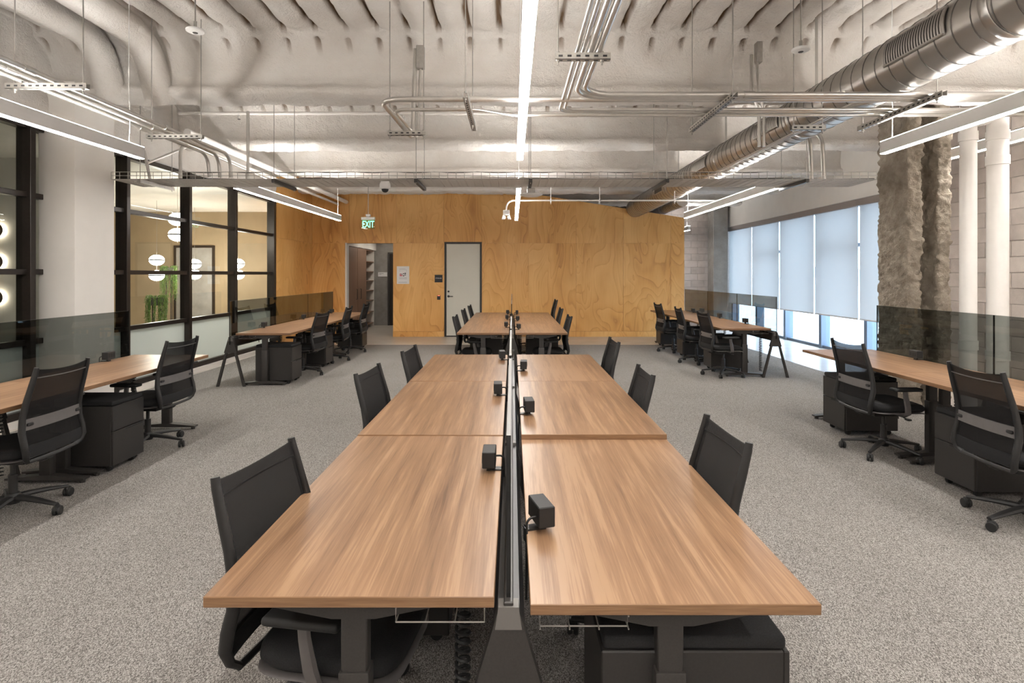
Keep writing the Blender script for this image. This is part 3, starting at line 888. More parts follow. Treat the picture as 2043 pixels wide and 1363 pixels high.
# ------------------------------------------------------------------ sit-stand desk: user on -X side, length along Y
DW, DL = .775, 1.515
def make_desk(h):
    root = thing('desk', cat='desk')
    dt = obj('desktop', MB().rbox(-DW / 2, -DL / 2, h - .030, DW / 2, DL / 2, h, .002, 1), 'walnut', root, 30)
    dt.data.materials.append(MATS['walnut_edge'])
    for p in dt.data.polygons:
        if abs(p.normal.y) > .6 or abs(p.normal.x) > .6: p.material_index = 1
    for s in (-1, 1):
        yy = s * (DL / 2 - .075)
        lg = MB().rbox(-.0425, yy - .03, .05, .0425, yy + .03, .50, .006, 2)
        lg.rbox(-.036, yy - .024, .49, .036, yy + .024, h - .07, .004, 1)
        lg.prism([(-.225, h - .031), (.225, h - .031), (.225, h - .052), (.06, h - .085), (-.06, h - .085), (-.225, h - .052)], yy - .032, yy + .032, 'y')
        l = obj('leg', lg, 'charcoal_metal', root)
        ft = MB().prism([(-.30, .024), (.30, .024), (.30, .038), (.05, .060), (-.05, .060), (-.30, .038)], yy - .035, yy + .035, 'y')
        for x in (-.27, .27): ft.cyl((x, yy, 0), (x, yy, .026), .020, n=12)
        obj('foot', ft, 'charcoal_metal', l)
    obj('crossbar', MB().box(-.03, -DL / 2 + .10, h - .075, .03, DL / 2 - .10, h - .032), 'charcoal_metal', root, 0)
    obj('control_panel', MB().rbox(-DW / 2 - .012, -.54, h - .052, -DW / 2 + .06, -.41, h - .031, .005, 1), 'black_plastic', root)
    wb = MB()
    y0, y1 = -DL / 2 + .03, DL / 2 - .03
    for x, z in ((.12, -.050), (.12, -.085), (.20, -.085), (.28, -.085), (.36, -.085), (.36, -.050)):
        wb.cyl((x, y0, h + z), (x, y1, h + z), .0022, n=5)
    k = 0
    while y0 + k * .12 <= y1:
        y = y0 + k * .12; k += 1
        wb.tube([(.12, y, h - .035), (.12, y, h - .085), (.36, y, h - .085), (.36, y, h - .035)], .0022, 5)
    obj('cable_basket', wb, 'wire_metal', root)
    cc = MB()
    n = 22 * 10
    pts = [(.29 + .020 * math.cos(i * 2 * PI / 10), -DL / 2 + .16 + .020 * math.sin(i * 2 * PI / 10), h - .09 - (h - .16) * i / n) for i in range(n)]
    cc.tube(pts, .0055, 5)
    obj('coiled_cable', cc, 'rubber', root)
    return root
DESKS = {}
def desk(xc, yc, side, h, label, group):
    """side -1: user on the -X side, +1: user on the +X side"""
    rz = 0 if side < 0 else PI
    key = round(h, 3)
    if key not in DESKS:
        DESKS[key] = o = make_desk(h)
        o.location = (xc, yc, FLOOR); o.rotation_euler = (0, 0, rz); o['label'] = label; o['group'] = group
    else:
        o = dup(DESKS[key], (xc, yc, FLOOR), rz, label, group)
    return o

# ------------------------------------------------------------------ screen on A-frame legs, along Y
def screen(xc, y0, y1, top, panels, label, group=None, far_leg=True):
    root = thing('privacy_screen', (xc, (y0 + y1) / 2, FLOOR), 0, label, 'screen', group)
    hl = (y1 - y0) / 2
    legs = [-hl + .045]
    if far_leg: legs.append(hl - .045)
    if panels > 1: legs += [-hl + 2 * hl * k / panels for k in range(1, panels)]
    for y in sorted(legs):
        lg = MB()
        for s in (-1, 1):
            lg.prism([(s * .022, .70), (s * -.004, .70), (s * .172, .0), (s * .205, .0)] if s > 0 else [(-.022, .70), (-.205, .0), (-.172, .0), (.004, .70)], y - .018, y + .018, 'y')
        lg.prism([(-.026, .70), (.026, .70), (.092, .48), (-.092, .48)], y - .020, y + .020, 'y')
        l = obj('leg', lg, 'charcoal_metal', root, 0)
        obj('cap', MB().prism([(-.027, .705), (.027, .705), (.036, .645), (-.036, .645)], y - .022, y + .022, 'y'), 'cap_grey', l, 0)
        gl = MB()
        for s in (-1, 1): gl.cyl((s * .188, y, -.0), (s * .188, y, .012), .022, n=12)
        obj('glide', gl, 'rubber', l)
    obj('beam', MB().prism([(-.030, .69), (.030, .69), (.046, .585), (.030, .56), (-.030, .56), (-.046, .585)], -hl + .05, hl - .05, 'y'), 'black_metal', root, 0)
    obj('rail', MB().rbox(-.013, -hl + .03, .685, .013, hl - .03, .715, .003, 1), 'charcoal_metal', root, 0)
    pl = 2 * hl / panels
    for k in range(panels):
        a = -hl + pl * k + .003; b = -hl + pl * (k + 1) - .003
        if top < 1.2: a += .05; b -= .05
        gp = obj('glass_panel', MB().box(-.006, a, .60, .006, b, top), 'glass_smoked', root, 0)
        gp.data.materials.append(MATS['glass_edge']); gp.data.materials.append(MATS['glass_top_edge'])
        for p in gp.data.polygons:
            if abs(p.normal.y) > .5: p.material_index = 1
            elif p.normal.z > .5: p.material_index = 2
    return root

# ------------------------------------------------------------------ mobile pedestal: drawers on -X side
def make_pedestal():
    root = thing('mobile_pedestal', cat='pedestal')
    d, w, h0, h1 = .53, .385, .052, .535
    obj('body', MB().rbox(.018, -w / 2, h0, d, w / 2, h1, .004, 1), 'pedestal_metal', root, 0)
    for nm, z0, z1 in (('drawer', h0 + .004, .330), ('drawer', .335, h1 - .002)):
        dr = obj(nm, MB().rbox(0, -w / 2 + .002, z0, .018, w / 2 - .002, z1, .003, 1), 'pedestal_metal', root, 0)
        if z0 < .1:
            obj('finger_pull', MB().box(-.001, -w / 2 + .02, z1 - .016, .006, .04, z1 - .001), 'dark_slot', dr, 0)
    obj('seat_pad', MB().rbox(.008, -w / 2 + .004, h1, d - .006, w / 2 - .004, h1 + .038, .012, 3), 'fabric_black', root)
    cs = MB()
    cs.lathe([(.0, -.016), (.022, -.016), (.026, -.010), (.026, .010), (.022, .016), (.0, .016)], 14, M=Matrix.Rotation(PI / 2, 4, 'X'), c=(0, 0, .026))
    cs.rbox(-.016, -.020, .030, .016, .020, .054, .004, 1)
    cme = cs.mesh('caster', 'rubber')
    for x in (.07, d - .06):
        for y in (-w / 2 + .06, w / 2 - .06):
            obj('caster', cme, None, root, loc=(x, y, 0))
    return root
PED = [None]
def pedestal(xf, yc, side, label, group):
    rz = 0 if side < 0 else PI
    if PED[0] is None:
        PED[0] = o = make_pedestal()
        o.location = (xf, yc, FLOOR); o.rotation_euler = (0, 0, rz); o['label'] = label; o['group'] = group
    else:
        o = dup(PED[0], (xf, yc, FLOOR), rz, label, group)
    return o

# ------------------------------------------------------------------ desktop power box on a clamp
def make_power():
    root = thing('power_box', cat='power outlet')
    obj('body', MB().rbox(-.030, -.062, .022, .028, .062, .092, .003, 1), 'black_plastic', root, 30)
    bo = MB()
    for y in (-.035, 0, .035): bo.rbox(-.0315, y - .012, .040, -.0295, y + .012, .075, .0008, 1)
    obj('socket_plate', bo, 'dark_slot', root, 0)
    obj('clamp', MB().box(-.012, -.020, 0, .060, .020, .006).box(.052, -.020, -.045, .058, .020, .006).box(-.010, -.018, .006, .010, .018, .024), 'black_metal', root, 0)
    obj('cable', MB().tube(route([(.028, .03, .05), (.062, .035, .05), (.066, .04, -.22)], .02, 5), .0045, 6), 'rubber', root)
    return root
POW = [None]
def power(x, y, z, side, rz, label, group):
    r = (0 if side < 0 else PI) + rz
    if POW[0] is None:
        POW[0] = o = make_power()
        o.location = (x, y, z); o.rotation_euler = (0, 0, r); o['label'] = label; o['group'] = group
    else:
        o = dup(POW[0], (x, y, z), r, label, group)

ORD = ['first', 'second', 'third']
# ================================================================== benches
# central benches: desks on both sides of a spine at X = 0
IN = .048
def central(y0, hl, hr, name, pl, pr, pz):
    for k in range(3):
        yc = y0 + DL * (k + .5)
        n = ORD[2 - k] + ' from plywood'
        desk(-(IN + DW / 2), yc, -1, hl[k], 'walnut desk %s, partition side, %s' % (n, name), 'desks of the two double benches')
        desk(IN + DW / 2, yc, 1, hr[k], 'walnut desk %s, window side, %s' % (n, name), 'desks of the two double benches')
    screen(-.010, y0 - .02, y0 + 3 * DL + .02, 1.155, 3, 'smoked glass screen on A-frame legs, middle of the %s' % name, 'screens between desks')
    for k in range(3):
        n = ORD[2 - k] + ' from plywood'
        power(-(IN + .052), pl[k], hl[k] + FLOOR, -1, random.uniform(-.1, .1), 'black power box %s, partition side, %s' % (n, name), 'desk power boxes')
        power(IN + .052, pr[k], hr[k] + FLOOR, 1, random.uniform(-.1, .1) + (.18 if k == 0 and pz else 0), 'black power box %s, window side, %s' % (n, name), 'desk power boxes')
NEARB, FARB = 'central bench away from the plywood', 'central bench beside the plywood'
central(1.515, (.735, .740, .742), (.715, .742, .742), NEARB, (2.51, 4.02, 5.68), (1.98, 3.48, 5.03), True)
central(8.45, (.728, .728, .728), (.728, .728, .728), FARB, (9.3, 10.9, 12.4), (8.95, 10.6, 12.3), False)
def cl(side, k, bench): return 'black mesh-back chair %s from plywood, %s side, %s' % (ORD[k], side, bench)
G = 'office chairs at the desks'
LOW = .055     # the chairs of the two central benches are lowered to slide under the tops
chair(-.575, 1.97, -.16, cl('partition', 2, NEARB), G, LOW)
chair(-.66, 3.88, -.10, cl('partition', 1, NEARB), G, LOW)
chair(-.575, 4.98, -.07, cl('partition', 0, NEARB), G, LOW)
chair(.565, 2.39, PI + .02, cl('window', 2, NEARB), G, LOW)
chair(.57, 3.87, PI - .01, cl('window', 1, NEARB), G, LOW)
chair(.68, 5.65, PI + .02, cl('window', 0, NEARB), G, LOW)
chair(-.57, 8.97, -.03, cl('partition', 2, FARB), G, LOW)
chair(-.585, 10.65, -.03, cl('partition', 1, FARB), G, LOW)
chair(-.57, 12.0, -.03, cl('partition', 0, FARB), G, LOW)
chair(.575, 9.0, PI + .03, cl('window', 2, FARB), G, LOW)
chair(.615, 11.0, PI + .03, cl('window', 1, FARB), G, LOW)
chair(.635, 12.56, PI + .03, cl('window', 0, FARB), G, -.04)
PG = 'mobile drawer pedestals under the desks'
pedestal(-.80, 2.62, -1, 'charcoal pedestal third from plywood, partition side, ' + NEARB, PG)
pedestal(.78, 1.79, 1, 'charcoal pedestal third from plywood, window side, ' + NEARB, PG)
pedestal(-.80, 5.70, -1, 'charcoal pedestal first from plywood, partition side, ' + NEARB, PG)
pedestal(.79, 4.80, 1, 'charcoal pedestal first from plywood, window side, ' + NEARB, PG)
pedestal(-.70, 9.65, -1, 'charcoal pedestal third from plywood, partition side, ' + FARB, PG)
pedestal(.76, 9.62, 1, 'charcoal pedestal third from plywood, window side, ' + FARB, PG)

# side benches: a single row, screen on the outer side
SB = {'LN': ('bench by the white column', -1), 'LF': ('bench along the glass partition', -1),
      'RN': ('bench by the foam-covered column', 1), 'RF': ('bench facing the roller shades', 1)}
def side_bench(key, spine, y0, nd, h, top, pw, chairs, peds):
    name, sd = SB[key]
    xc = spine - sd * (IN + DW / 2)
    for k in range(nd):
        desk(xc, y0 + DL * (k + .5), -sd, h, 'walnut desk %s from the plywood end of the %s' % (ORD[nd - 1 - k], name), 'desks of the single benches')
    screen(spine, y0 - .08, y0 + nd * DL + (.02 if nd == 3 else -.02), top, nd, 'smoked glass screen on A-frame legs behind the ' + name, 'screens behind single benches')
    for i, y in enumerate(pw):
        power(spine - sd * (IN + .055), y, h + FLOOR, -sd, random.uniform(-.12, .12), 'black power box %s from the plywood end of the %s' % (ORD[len(pw) - 1 - i], name), 'desk power boxes')
    for i, (x, y, a) in enumerate(chairs):
        chair(x, y, (PI if sd < 0 else 0) + a, 'black mesh-back chair %s from the plywood end of the %s' % (ORD[len(chairs) - 1 - i], name), G)
    xf = spine - sd * (IN + DW) + sd * .02
    for i, y in enumerate(peds):
        pedestal(xf, y, -sd, 'charcoal drawer pedestal %s from the plywood end of the %s' % (ORD[len(peds) - 1 - i], name), PG)
side_bench('LN', -4.0, 2.93, 2, .755, 1.215, (4.1, 5.5), ((-3.33, 3.80, .02), (-3.37, 5.27, -.05)), (4.755,))
side_bench('LF', -4.0, 8.14, 3, .755, 1.215, (8.95, 10.65, 12.3), ((-3.33, 9.06, -.1), (-3.34, 10.50, .06), (-3.33, 11.72, .03)), (8.46, 9.965, 12.35))
side_bench('RN', 4.07, 3.35, 2, .755, 1.25, (4.2, 5.6), ((3.28, 3.62, -.04), (3.31, 5.08, .03)), (4.22, 5.80))
side_bench('RF', 4.07, 8.85, 3, .755, 1.25, (9.7, 10.9, 12.5), ((3.34, 9.02, .05), (3.33, 10.30, -.06), (3.34, 11.82, .05)), (9.55, 11.12, 12.75))

# ================================================================== CEILING SERVICES
# ------------------------------------------------------------------ linear pendant lights (up and down light)
def pendant(x, y0, y1, zb, label, group='linear pendant lights', cords=(), hgt=.118, top=DECK):
    root = thing('pendant_light', (x, (y0 + y1) / 2, zb), 0, label, 'light', group)
    hl = (y1 - y0) / 2; w = .032
    hs = MB()
    hs.box(-w, -hl, .004, -w + .004, hl, hgt - .004).box(w - .004, -hl, .004, w, hl, hgt - .004)
    hs.box(-w, -hl, .004, w, -hl + .004, hgt - .004).box(-w, hl - .004, .004, w, hl, hgt - .004)
    hs.box(-w + .004, -hl + .004, hgt * .45, w - .004, hl - .004, hgt * .55)
    obj('housing', hs, 'housing_white', root, 0)
    obj('lower_lens', MB().rbox(-w + .0015, -hl + .0015, 0, w - .0015, hl - .0015, .014, .003, 1), 'lens_down', root, 0)
    obj('upper_lens', MB().rbox(-w + .0015, -hl + .0015, hgt - .012, w - .0015, hl - .0015, hgt, .003, 1), 'lens_up', root, 0)
    for y in cords:
        yy = y - (y0 + y1) / 2
        obj('cord', MB().tube([(0, yy, hgt), (.006, yy + .004, hgt + .25), (-.004, yy, hgt + .5), (.0, yy, top - zb)], .0035, 6), 'cord_white', root)
    return root
PZ = 2.73
pendant(.075, -2.6, 5.63, PZ, 'long glowing pendant over the double bench farther from the plywood', cords=(5.35, 1.2))
pendant(.085, 7.48, 11.9, PZ, 'glowing linear pendant over the double bench close to the plywood', cords=(7.7, 11.5))
pendant(-3.63, -2.6, 5.58, PZ, 'long white linear pendant over the bench by the white column', cords=(5.40,))
pendant(-3.63, 7.48, 12.0, PZ, 'white linear pendant over the bench along the glass partition', cords=(11.85,))
pendant(3.48, -2.6, 5.35, PZ, 'long white linear pendant over the bench by the foam-covered column', cords=(5.22,))
pendant(3.48, 7.48, 11.45, PZ, 'white linear pendant over the bench facing the shades', cords=(11.3,))
pendant(5.42, -2.0, 7.10, 3.03, 'white linear pendant passing behind the two white pipes', cords=(6.9,))
pendant(4.78, 15.4, 17.2, 2.80, 'short linear pendant beyond the end of the plywood wall', cords=(15.6,))

# ------------------------------------------------------------------ spiral duct with registers
def duct(x, z, r, y0, y1, pitch, label, regs=(), rings=()):
    root = thing('spiral_duct', (x, (y0 + y1) / 2, z - r), 0, label, 'duct', 'air ducts')
    hl = (y1 - y0) / 2; yc = (y0 + y1) / 2
    n = 48
    obj('tube', MB().tube([(0, -hl + 2 * hl * i / 10, r) for i in range(11)], r, n, up=(0, 0, 1)), 'galvanised', root, 60)
    turns = (y1 - y0) / pitch
    k = int(turns * 28)
    pts = [((r + .001) * math.cos(2 * PI * i / 28), -hl + pitch * i / 28, r + (r + .001) * math.sin(2 * PI * i / 28)) for i in range(k)]
    obj('spiral_seam', MB().tube(pts, .0050, 4), 'seam_metal', root, 60)
    for y in rings:
        rg = MB()
        rows = []
        for (dr, dy) in ((.0, -.035), (.006, -.030), (.006, .030), (.0, .035)):
            rows.append([((r + .003 + dr) * math.cos(2 * PI * j / n), y - yc + dy, r + (r + .003 + dr) * math.sin(2 * PI * j / n)) for j in range(n + 1)])
        obj('coupling', rg.sheet(rows), 'galvanised', root, 60)
    for (y, kind) in regs:
        th0, th1 = math.radians(150), math.radians(196)
        def P(t, yy, rr): return (rr * math.cos(t), yy - yc, r + rr * math.sin(t))
        hw = .31
        plate = MB()
        A = [[P(th0 + (th1 - th0) * i / 8, y + s * hw, r + .010) for s in (-1, 1)] for i in range(9)]
        plate.sheet(A)
        pl = obj('register', plate, 'grille_dark', root, 60)
        e = MB()
        for s in (-1, 1):
            e.tube([P(th0 + (th1 - th0) * i / 8, y + s * hw, r + .012) for i in range(9)], .012, 6, flat=(.6, 1))
        for t in (th0, th1):
            e.tube([P(t, y - hw, r + .012), P(t, y + hw, r + .012)], .012, 6)
        obj('register_frame', e, 'galvanised', pl, 60)
        ns = 22 if kind else 0
        for i in range(ns):
            yy = y - hw + .02 + (2 * hw - .04) * i / (ns - 1)
            rows = [[P(th0 + (th1 - th0) * q / 6, yy - .004, r + .0125), P(th0 + (th1 - th0) * q / 6, yy + .004, r + .0155)] for q in range(7)]
            obj('vane', MB().sheet(rows), 'galvanised', pl, 60)
    return root
dk = duct(3.15, 3.30, .225, 1.0, 14.62, .16, 'large spiral metal duct with side registers running to the plywood wall',
     regs=((4.17, 1), (6.6, 1), (8.95, 1), (11.4, 0)), rings=(3.55, 6.1, 8.3, 10.9, 13.2))
for i, y in enumerate((3.1, 5.9, 8.4, 10.8)):
    st = MB().box(-.015, -.001, .45, .015, .001, 1.19)
    o = obj('strap', st, 'galvanised', dk, 0); o.location = (0, y - (1.0 + 14.62) / 2, 0)
duct(3.95, 3.33, .15, 13.2, 17.5, .13, 'smaller metal duct passing over the end of the plywood wall')

# ------------------------------------------------------------------ conduits
def conduit(pts, rad, r, label, group, mat='conduit_metal', couplers=(), n=10):
    P = route(pts, rad) if len(pts) > 2 else [Vector(p) for p in pts]
    mb = MB().tube(P, r, n)
    c = Vector(pts[0])
    root = obj('conduit', mb, mat, None, 60)
    tag(root, label, 'conduit', group)
    for (p, q) in couplers:
        a = Vector(p) - root.location; b = Vector(q) - root.location
        obj('coupler', MB().cyl(a, b, r * 1.28, n=n), mat, root, 60)
    return root
CZ = 3.0
GR = 'conduits turning from the ceiling run towards the block wall'
conduit([(.403, -2.5, CZ), (.403, 4.89, CZ), (6.38, 4.89, CZ)], .10, .0145, 'thin conduit with the widest sweep of the bundle over the long pendant', GR, couplers=(((1.55, 4.89, CZ), (1.62, 4.89, CZ)),))
conduit([(.440, -2.5, CZ), (.440, 4.83, CZ), (6.38, 4.83, CZ)], .10, .0145, 'second thin conduit of the bundle over the long pendant', GR, couplers=(((1.55, 4.83, CZ), (1.62, 4.83, CZ)),))
conduit([(.487, -2.5, CZ), (.487, 4.485, CZ), (6.38, 4.485, CZ)], .24, .022, 'outer thick conduit of the bundle turning towards the block wall', GR, couplers=(((1.75, 4.485, CZ), (1.83, 4.485, CZ)),))
conduit([(.540, -2.5, CZ), (.540, 4.43, CZ), (6.38, 4.43, CZ)], .24, .022, 'inner thick conduit of the bundle turning towards the block wall', GR, couplers=(((1.80, 4.43, CZ), (1.88, 4.43, CZ)),))
GL = 'conduits crossing from the hung strut to the block wall'
conduit([(-1.04, 6.12, 4.02), (-1.04, 6.12, CZ), (-1.04, 5.6, CZ), (-1.04, 4.55, CZ), (6.38, 4.55, CZ)][:1] + [(-1.04, 5.95, CZ + .02), (-1.06, 4.55, CZ), (6.38, 4.55, CZ)], [.15, .16], .022,
        'thick conduit dropping from the beam and crossing under the long pendant', GL, couplers=(((-.35, 4.55, CZ), (-.28, 4.55, CZ)),))
conduit([(-.985, 6.12, 3.85), (-.985, 5.95, CZ + .02), (-1.005, 4.83, CZ), (-.30, 4.83, CZ), (.0, 5.0, CZ), (6.38, 5.0, CZ)], [.15, .12, .3, .3], .0145,
        'thin conduit with a jog crossing under the long pendant', GL, couplers=(((.5, 5.0, CZ), (.57, 5.0, CZ)),))
for i, (y, z) in enumerate(((4.62, 3.042), (4.70, 3.042))):
    conduit([(2.9 - .03 * (1 - i), 8.6, 3.042), (2.9 - .03 * (1 - i), y, z), (6.38, y, z)], .25, .0145, ('thin conduit joining the bundle beneath the big duct, beside the thick conduits', 'thin conduit joining the bundle beneath the big duct, beside the thin conduits')[i], 'conduits under the big duct')
jb = obj('junction_box', MB().rbox(-1.02, 6.05, 3.80, -.94, 6.13, 4.04, .004, 1), 'strut_metal'); tag(jb, 'small metal junction box at the top of the conduit drop', 'junction box')
jb = obj('junction_box', MB().rbox(2.60, 6.05, 3.86, 2.66, 6.13, 4.08, .004, 1), 'strut_metal'); tag(jb, 'small metal junction box on the beam beside the big duct', 'junction box')
for i in range(2):
    conduit([(2.56 + .055 * i, 6.1, 3.95), (2.52 + .075 * i, 6.0, 3.55), (2.60 + .05 * i, 6.0, 3.30), (2.60 + .05 * i, 6.0, 2.95)], .12, .015 + .003 * (1 - i), ('fatter kinked vertical conduit beside the big duct', 'thinner kinked vertical conduit below the box beside the big duct')[i], 'vertical conduits beside the duct')
ZL = 3.075
GLB = 'conduits along the glass partition side'
for i, x in enumerate((-3.73, -3.61, -3.48)):
    conduit([(x, -2.5, ZL), (x, 6.98 + .02 * i, ZL), (x, 7.02 + .02 * i, 2.80)], .17, .021, ('outermost', 'middle', 'innermost')[i] + ' of three parallel conduits sweeping down into the wire tray by the white column', GLB,
            couplers=(((x, 5.70, ZL), (x, 5.80, ZL)), ((x, 4.05, ZL), (x, 4.15, ZL))))
conduit([(-3.27, 7.05, 2.78), (-3.27, 7.05, 3.62)], 0, .018, 'straight vertical conduit rising out of the wire tray', 'conduits at the wire tray')
conduit([(-4.15, 9.6, 3.22), (-4.15, 7.12, 3.28), (-4.12, 7.08, 2.78)], .22, .020, 'conduit arching down into the wire tray end', 'conduits at the wire tray')
conduit([(-4.45, 7.0, 2.78), (-4.52, 7.0, 3.12)], 0, .018, 'short bent conduit at the wire tray end by the white column', 'conduits at the wire tray')
conduit([(-4.30, 7.6, 3.32), (-4.42, 6.9, 2.95)], 0, .016, 'slanted conduit above the wire tray end', 'conduits at the wire tray')
for i in range(2):
    conduit([(3.72 + .15 * i, 10.5, 3.42), (3.72 + .15 * i, 7.12, 3.40), (3.72 + .15 * i, 7.08, 2.78)], .22, .024, ('arched conduit nearer the duct dropping into the wire tray', 'arched conduit nearer the windows dropping into the wire tray')[i], 'arched conduits beside the duct')
# white sprinkler pipe along the second beam
conduit([(-5.0, 8.55, 4.02), (6.3, 8.55, 4.02)], 0, .024, 'white painted pipe running along the second beam', 'white pipes', 'pipe_white')
conduit([(-4.25, 7.45, 3.46), (-4.25, 14.6, 3.46)], 0, .050, 'fat white pipe above the pendant by the glass partition', 'white pipes', 'pipe_white')
conduit([(-4.46, 7.45, 3.40), (-4.46, 14.6, 3.40)], 0, .028, 'thinner white pipe beside the fat one by the glass partition', 'white pipes', 'pipe_white')
# sprayed-over bent pipes in the ceiling corner
for i, x in enumerate((-3.98, -4.50)):
    P = route([(x, -2.0, 4.16), (x, 6.18, 4.16), (x + .04, 6.40, 3.50)], .42, 10)
    o = obj('foam_covered_pipe', MB().tube(P, .15, 20), 'foam', None, 60)
    tag(o, ('foam-covered bent pipe next to the deck ribs in the ceiling corner', 'foam-covered bent pipe closer to the white column in the ceiling corner')[i], 'pipe', 'foam-covered pipes')

# ------------------------------------------------------------------ slotted strut hangers with rods
def strut(c, ln, axis, z, rods, label, group='slotted struts on rods', top=DECK, mat='strut_metal'):
    root = thing('strut_hanger', (c[0], c[1], z), 0 if axis == 'x' else PI / 2, label, 'hanger', group)
    h, w = .042, .020
    mb = MB().box(-ln / 2, -w, 0, ln / 2, w, .003).box(-ln / 2, -w, 0, ln / 2, -w + .003, h).box(-ln / 2, w - .003, 0, ln / 2, w, h)
    ch = obj('channel', mb, mat, root, 0)
    sl = MB(); k = 0
    while -ln / 2 + .03 + k * .055 < ln / 2 - .03:
        x = -ln / 2 + .03 + k * .055; k += 1
        sl.box(x - .013, -.006, -.0008, x + .013, .006, .0005)
        sl.box(x - .013, -w - .0008, h * .35, x + .013, -w + .0005, h * .65)
        sl.box(x - .013, w - .0005, h * .35, x + .013, w + .0008, h * .65)
    obj('slots', sl, 'dark_slot', ch, 0)['kind'] = 'stuff'
    for t in rods:
        rd = obj('rod', MB().cyl((t * ln / 2, 0, -.03), (t * ln / 2, 0, top - z), .0048, n=6), 'strut_metal', root, 60)
        for za, zb in ((-.012, 0), (.043, .055)): obj('nut', MB().cyl((t * ln / 2, 0, za), (t * ln / 2, 0, zb), .011, n=6), 'strut_metal', rd, 0)
    return root
strut((.44, 3.55), .34, 'x', 2.935, (-.92, .70), 'short slotted strut carrying four conduits beside the long pendant')
strut((-.355, 4.80), 1.0, 'y', 2.935, (-.95, .6), 'slotted strut under the two crossing conduits left of the long pendant'.replace('left of', 'beside'))
strut((1.68, 4.82), 1.06, 'y', 2.935, (-.90, .95), 'bluish slotted strut under the conduit bundle midway to the duct')
strut((3.23, 4.78), 1.05, 'y', 2.935, (-.85, .9), 'dark slotted strut under the conduit bundle beneath the duct')
strut((-1.03, 5.55), .36, 'x', 2.955, (-.9, .93), 'short strut under the conduit drop from the beam')
strut((-3.54, 4.34), .62, 'x', 3.012, (-.80, .88), 'slotted strut under the three conduits over the bench by the white column')
strut((-3.50, 5.92), .58, 'x', 3.012, (-.85, .92), 'slotted strut under the three conduits just before the wire tray')
strut((2.62, 5.05), .30, 'x', 2.88, (-.85, .85), 'small strut below the register of the big duct')

# ------------------------------------------------------------------ wire basket tray
def tray():
    x0, x1, y0, y1, zb, h = -4.82, 4.38, 6.85, 7.42, 2.745, .088
    root = thing('cable_tray', ((x0 + x1) / 2, (y0 + y1) / 2, zb), 0, 'long galvanised wire basket tray spanning the room', 'cable tray')
    hw, d = (x1 - x0) / 2, (y1 - y0) / 2
    ys = list(np.linspace(-d, d, 13))
    lm = MB().cyl((-hw, 0, 0), (hw, 0, 0), .0042, n=5).mesh('long_wire', 'wire_metal')
    for y in ys: obj('long_wire', lm, None, root, loc=(0, float(y), 0))
    for z in (h * .5, h):
        for s in (-1, 1): obj('long_wire', lm, None, root, loc=(0, s * d, z))
    um = MB().tube([(0, -d, h), (0, -d, 0), (0, d, 0), (0, d, h)], .0038, 5).mesh('cross_wire', 'wire_metal')
    n = int(2 * hw / .10)
    for i in range(n + 1):
        obj('cross_wire', um, None, root, loc=(-hw + 2 * hw * i / n, 0, 0))
    for i, x in enumerate((-4.45, -2.85, -1.15, .22, 1.85, 3.52)):
        sx = x - (x0 + x1) / 2
        obj('support_strut', MB().box(sx - .02, -d - .06, -.045, sx + .02, d + .06, -.004), 'charcoal_metal' if i > 0 else 'strut_metal', root, 0)
        for s in (-1, 1):
            obj('rod', MB().cyl((sx, s * (d + .035), -.06), (sx, s * (d + .035), DECK - zb), .0045, n=6), 'strut_metal', root, 60)
    for i in range(9):
        pts = [(-hw + 2 * hw * k / 60, -.22 + .055 * i + .02 * math.sin(k * .7 + i * 1.7), .013 + .003 * (i % 3)) for k in range(61)]
        obj('cable', MB().tube(pts, .007, 6), ('rubber', 'strut_metal', 'rubber')[i % 3], root, 60)
    pts = [(-hw + .9 + (2 * hw - 2.2) * k / 80, -d + .006, h + .004 - .012 * abs(math.sin(k * .55))) for k in range(81)]
    obj('cable', MB().tube(pts, .004, 5), 'black_plastic', root, 60)
tray()

# ------------------------------------------------------------------ detectors, camera, emergency light, exit sign
def detector(x, y, z, label):
    root = thing('hanging_detector', (x, y, z), 0, label, 'detector', 'hanging detectors')
    hd = obj('disc', MB().lathe([(0, 0), (.025, -.004), (.045, 0), (.070, .006), (.074, .014), (.070, .024), (.045, .034), (0, .036)], 28), 'plastic_white', root)
    obj('lens', MB().lathe([(0, -.008), (.018, -.007), (.024, -.001), (0, .0)], 20), 'grille_dark', hd)
    obj('bracket', MB().rbox(-.012, -.008, .036, .012, .008, .095, .003, 1), 'strut_metal', root)
    obj('stem', MB().cyl((0, 0, .09), (0, 0, DECK - z), .006, n=8), 'strut_metal', root)
detector(-2.67, 4.80, 3.64, 'white disc detector on a stem over the bench by the white column')
detector(2.43, 4.80, 3.48, 'white disc detector on a stem beside the big duct')
sp = obj('ceiling_sensor', MB().rbox(-4.10, 5.85, 4.10, -3.80, 6.0, 4.16, .01, 1), 'foam', None, 60); tag(sp, 'small foam-splashed plate on the ceiling corner', 'plate')
def sprinkler(x, y, z, label):
    o = thing('sprinkler_head', (x, y, z), 0, label, 'sprinkler', 'small sprinkler heads')
    obj('frame', MB().tube([(-.016, 0, .055), (-.02, 0, .03), (0, 0, .008), (.02, 0, .03), (.016, 0, .055)], .004, 6).cyl((0, 0, .05), (0, 0, .085), .014, n=8), 'plastic_white', o)
    obj('deflector', MB().cyl((0, 0, 0), (0, 0, .004), .022, n=12), 'grille_dark', o)
    obj('drop', MB().cyl((0, 0, .08), (0, 0, 4.05 - z if y < 9 else .5), .010, n=8), 'pipe_white', o)
sprinkler(-1.63, 8.55, 3.90, 'sprinkler head under the white pipe beside the conduit drop')
sprinkler(-4.10, 8.55, 3.93, 'sprinkler head under the white pipe near the foam-covered pipes')
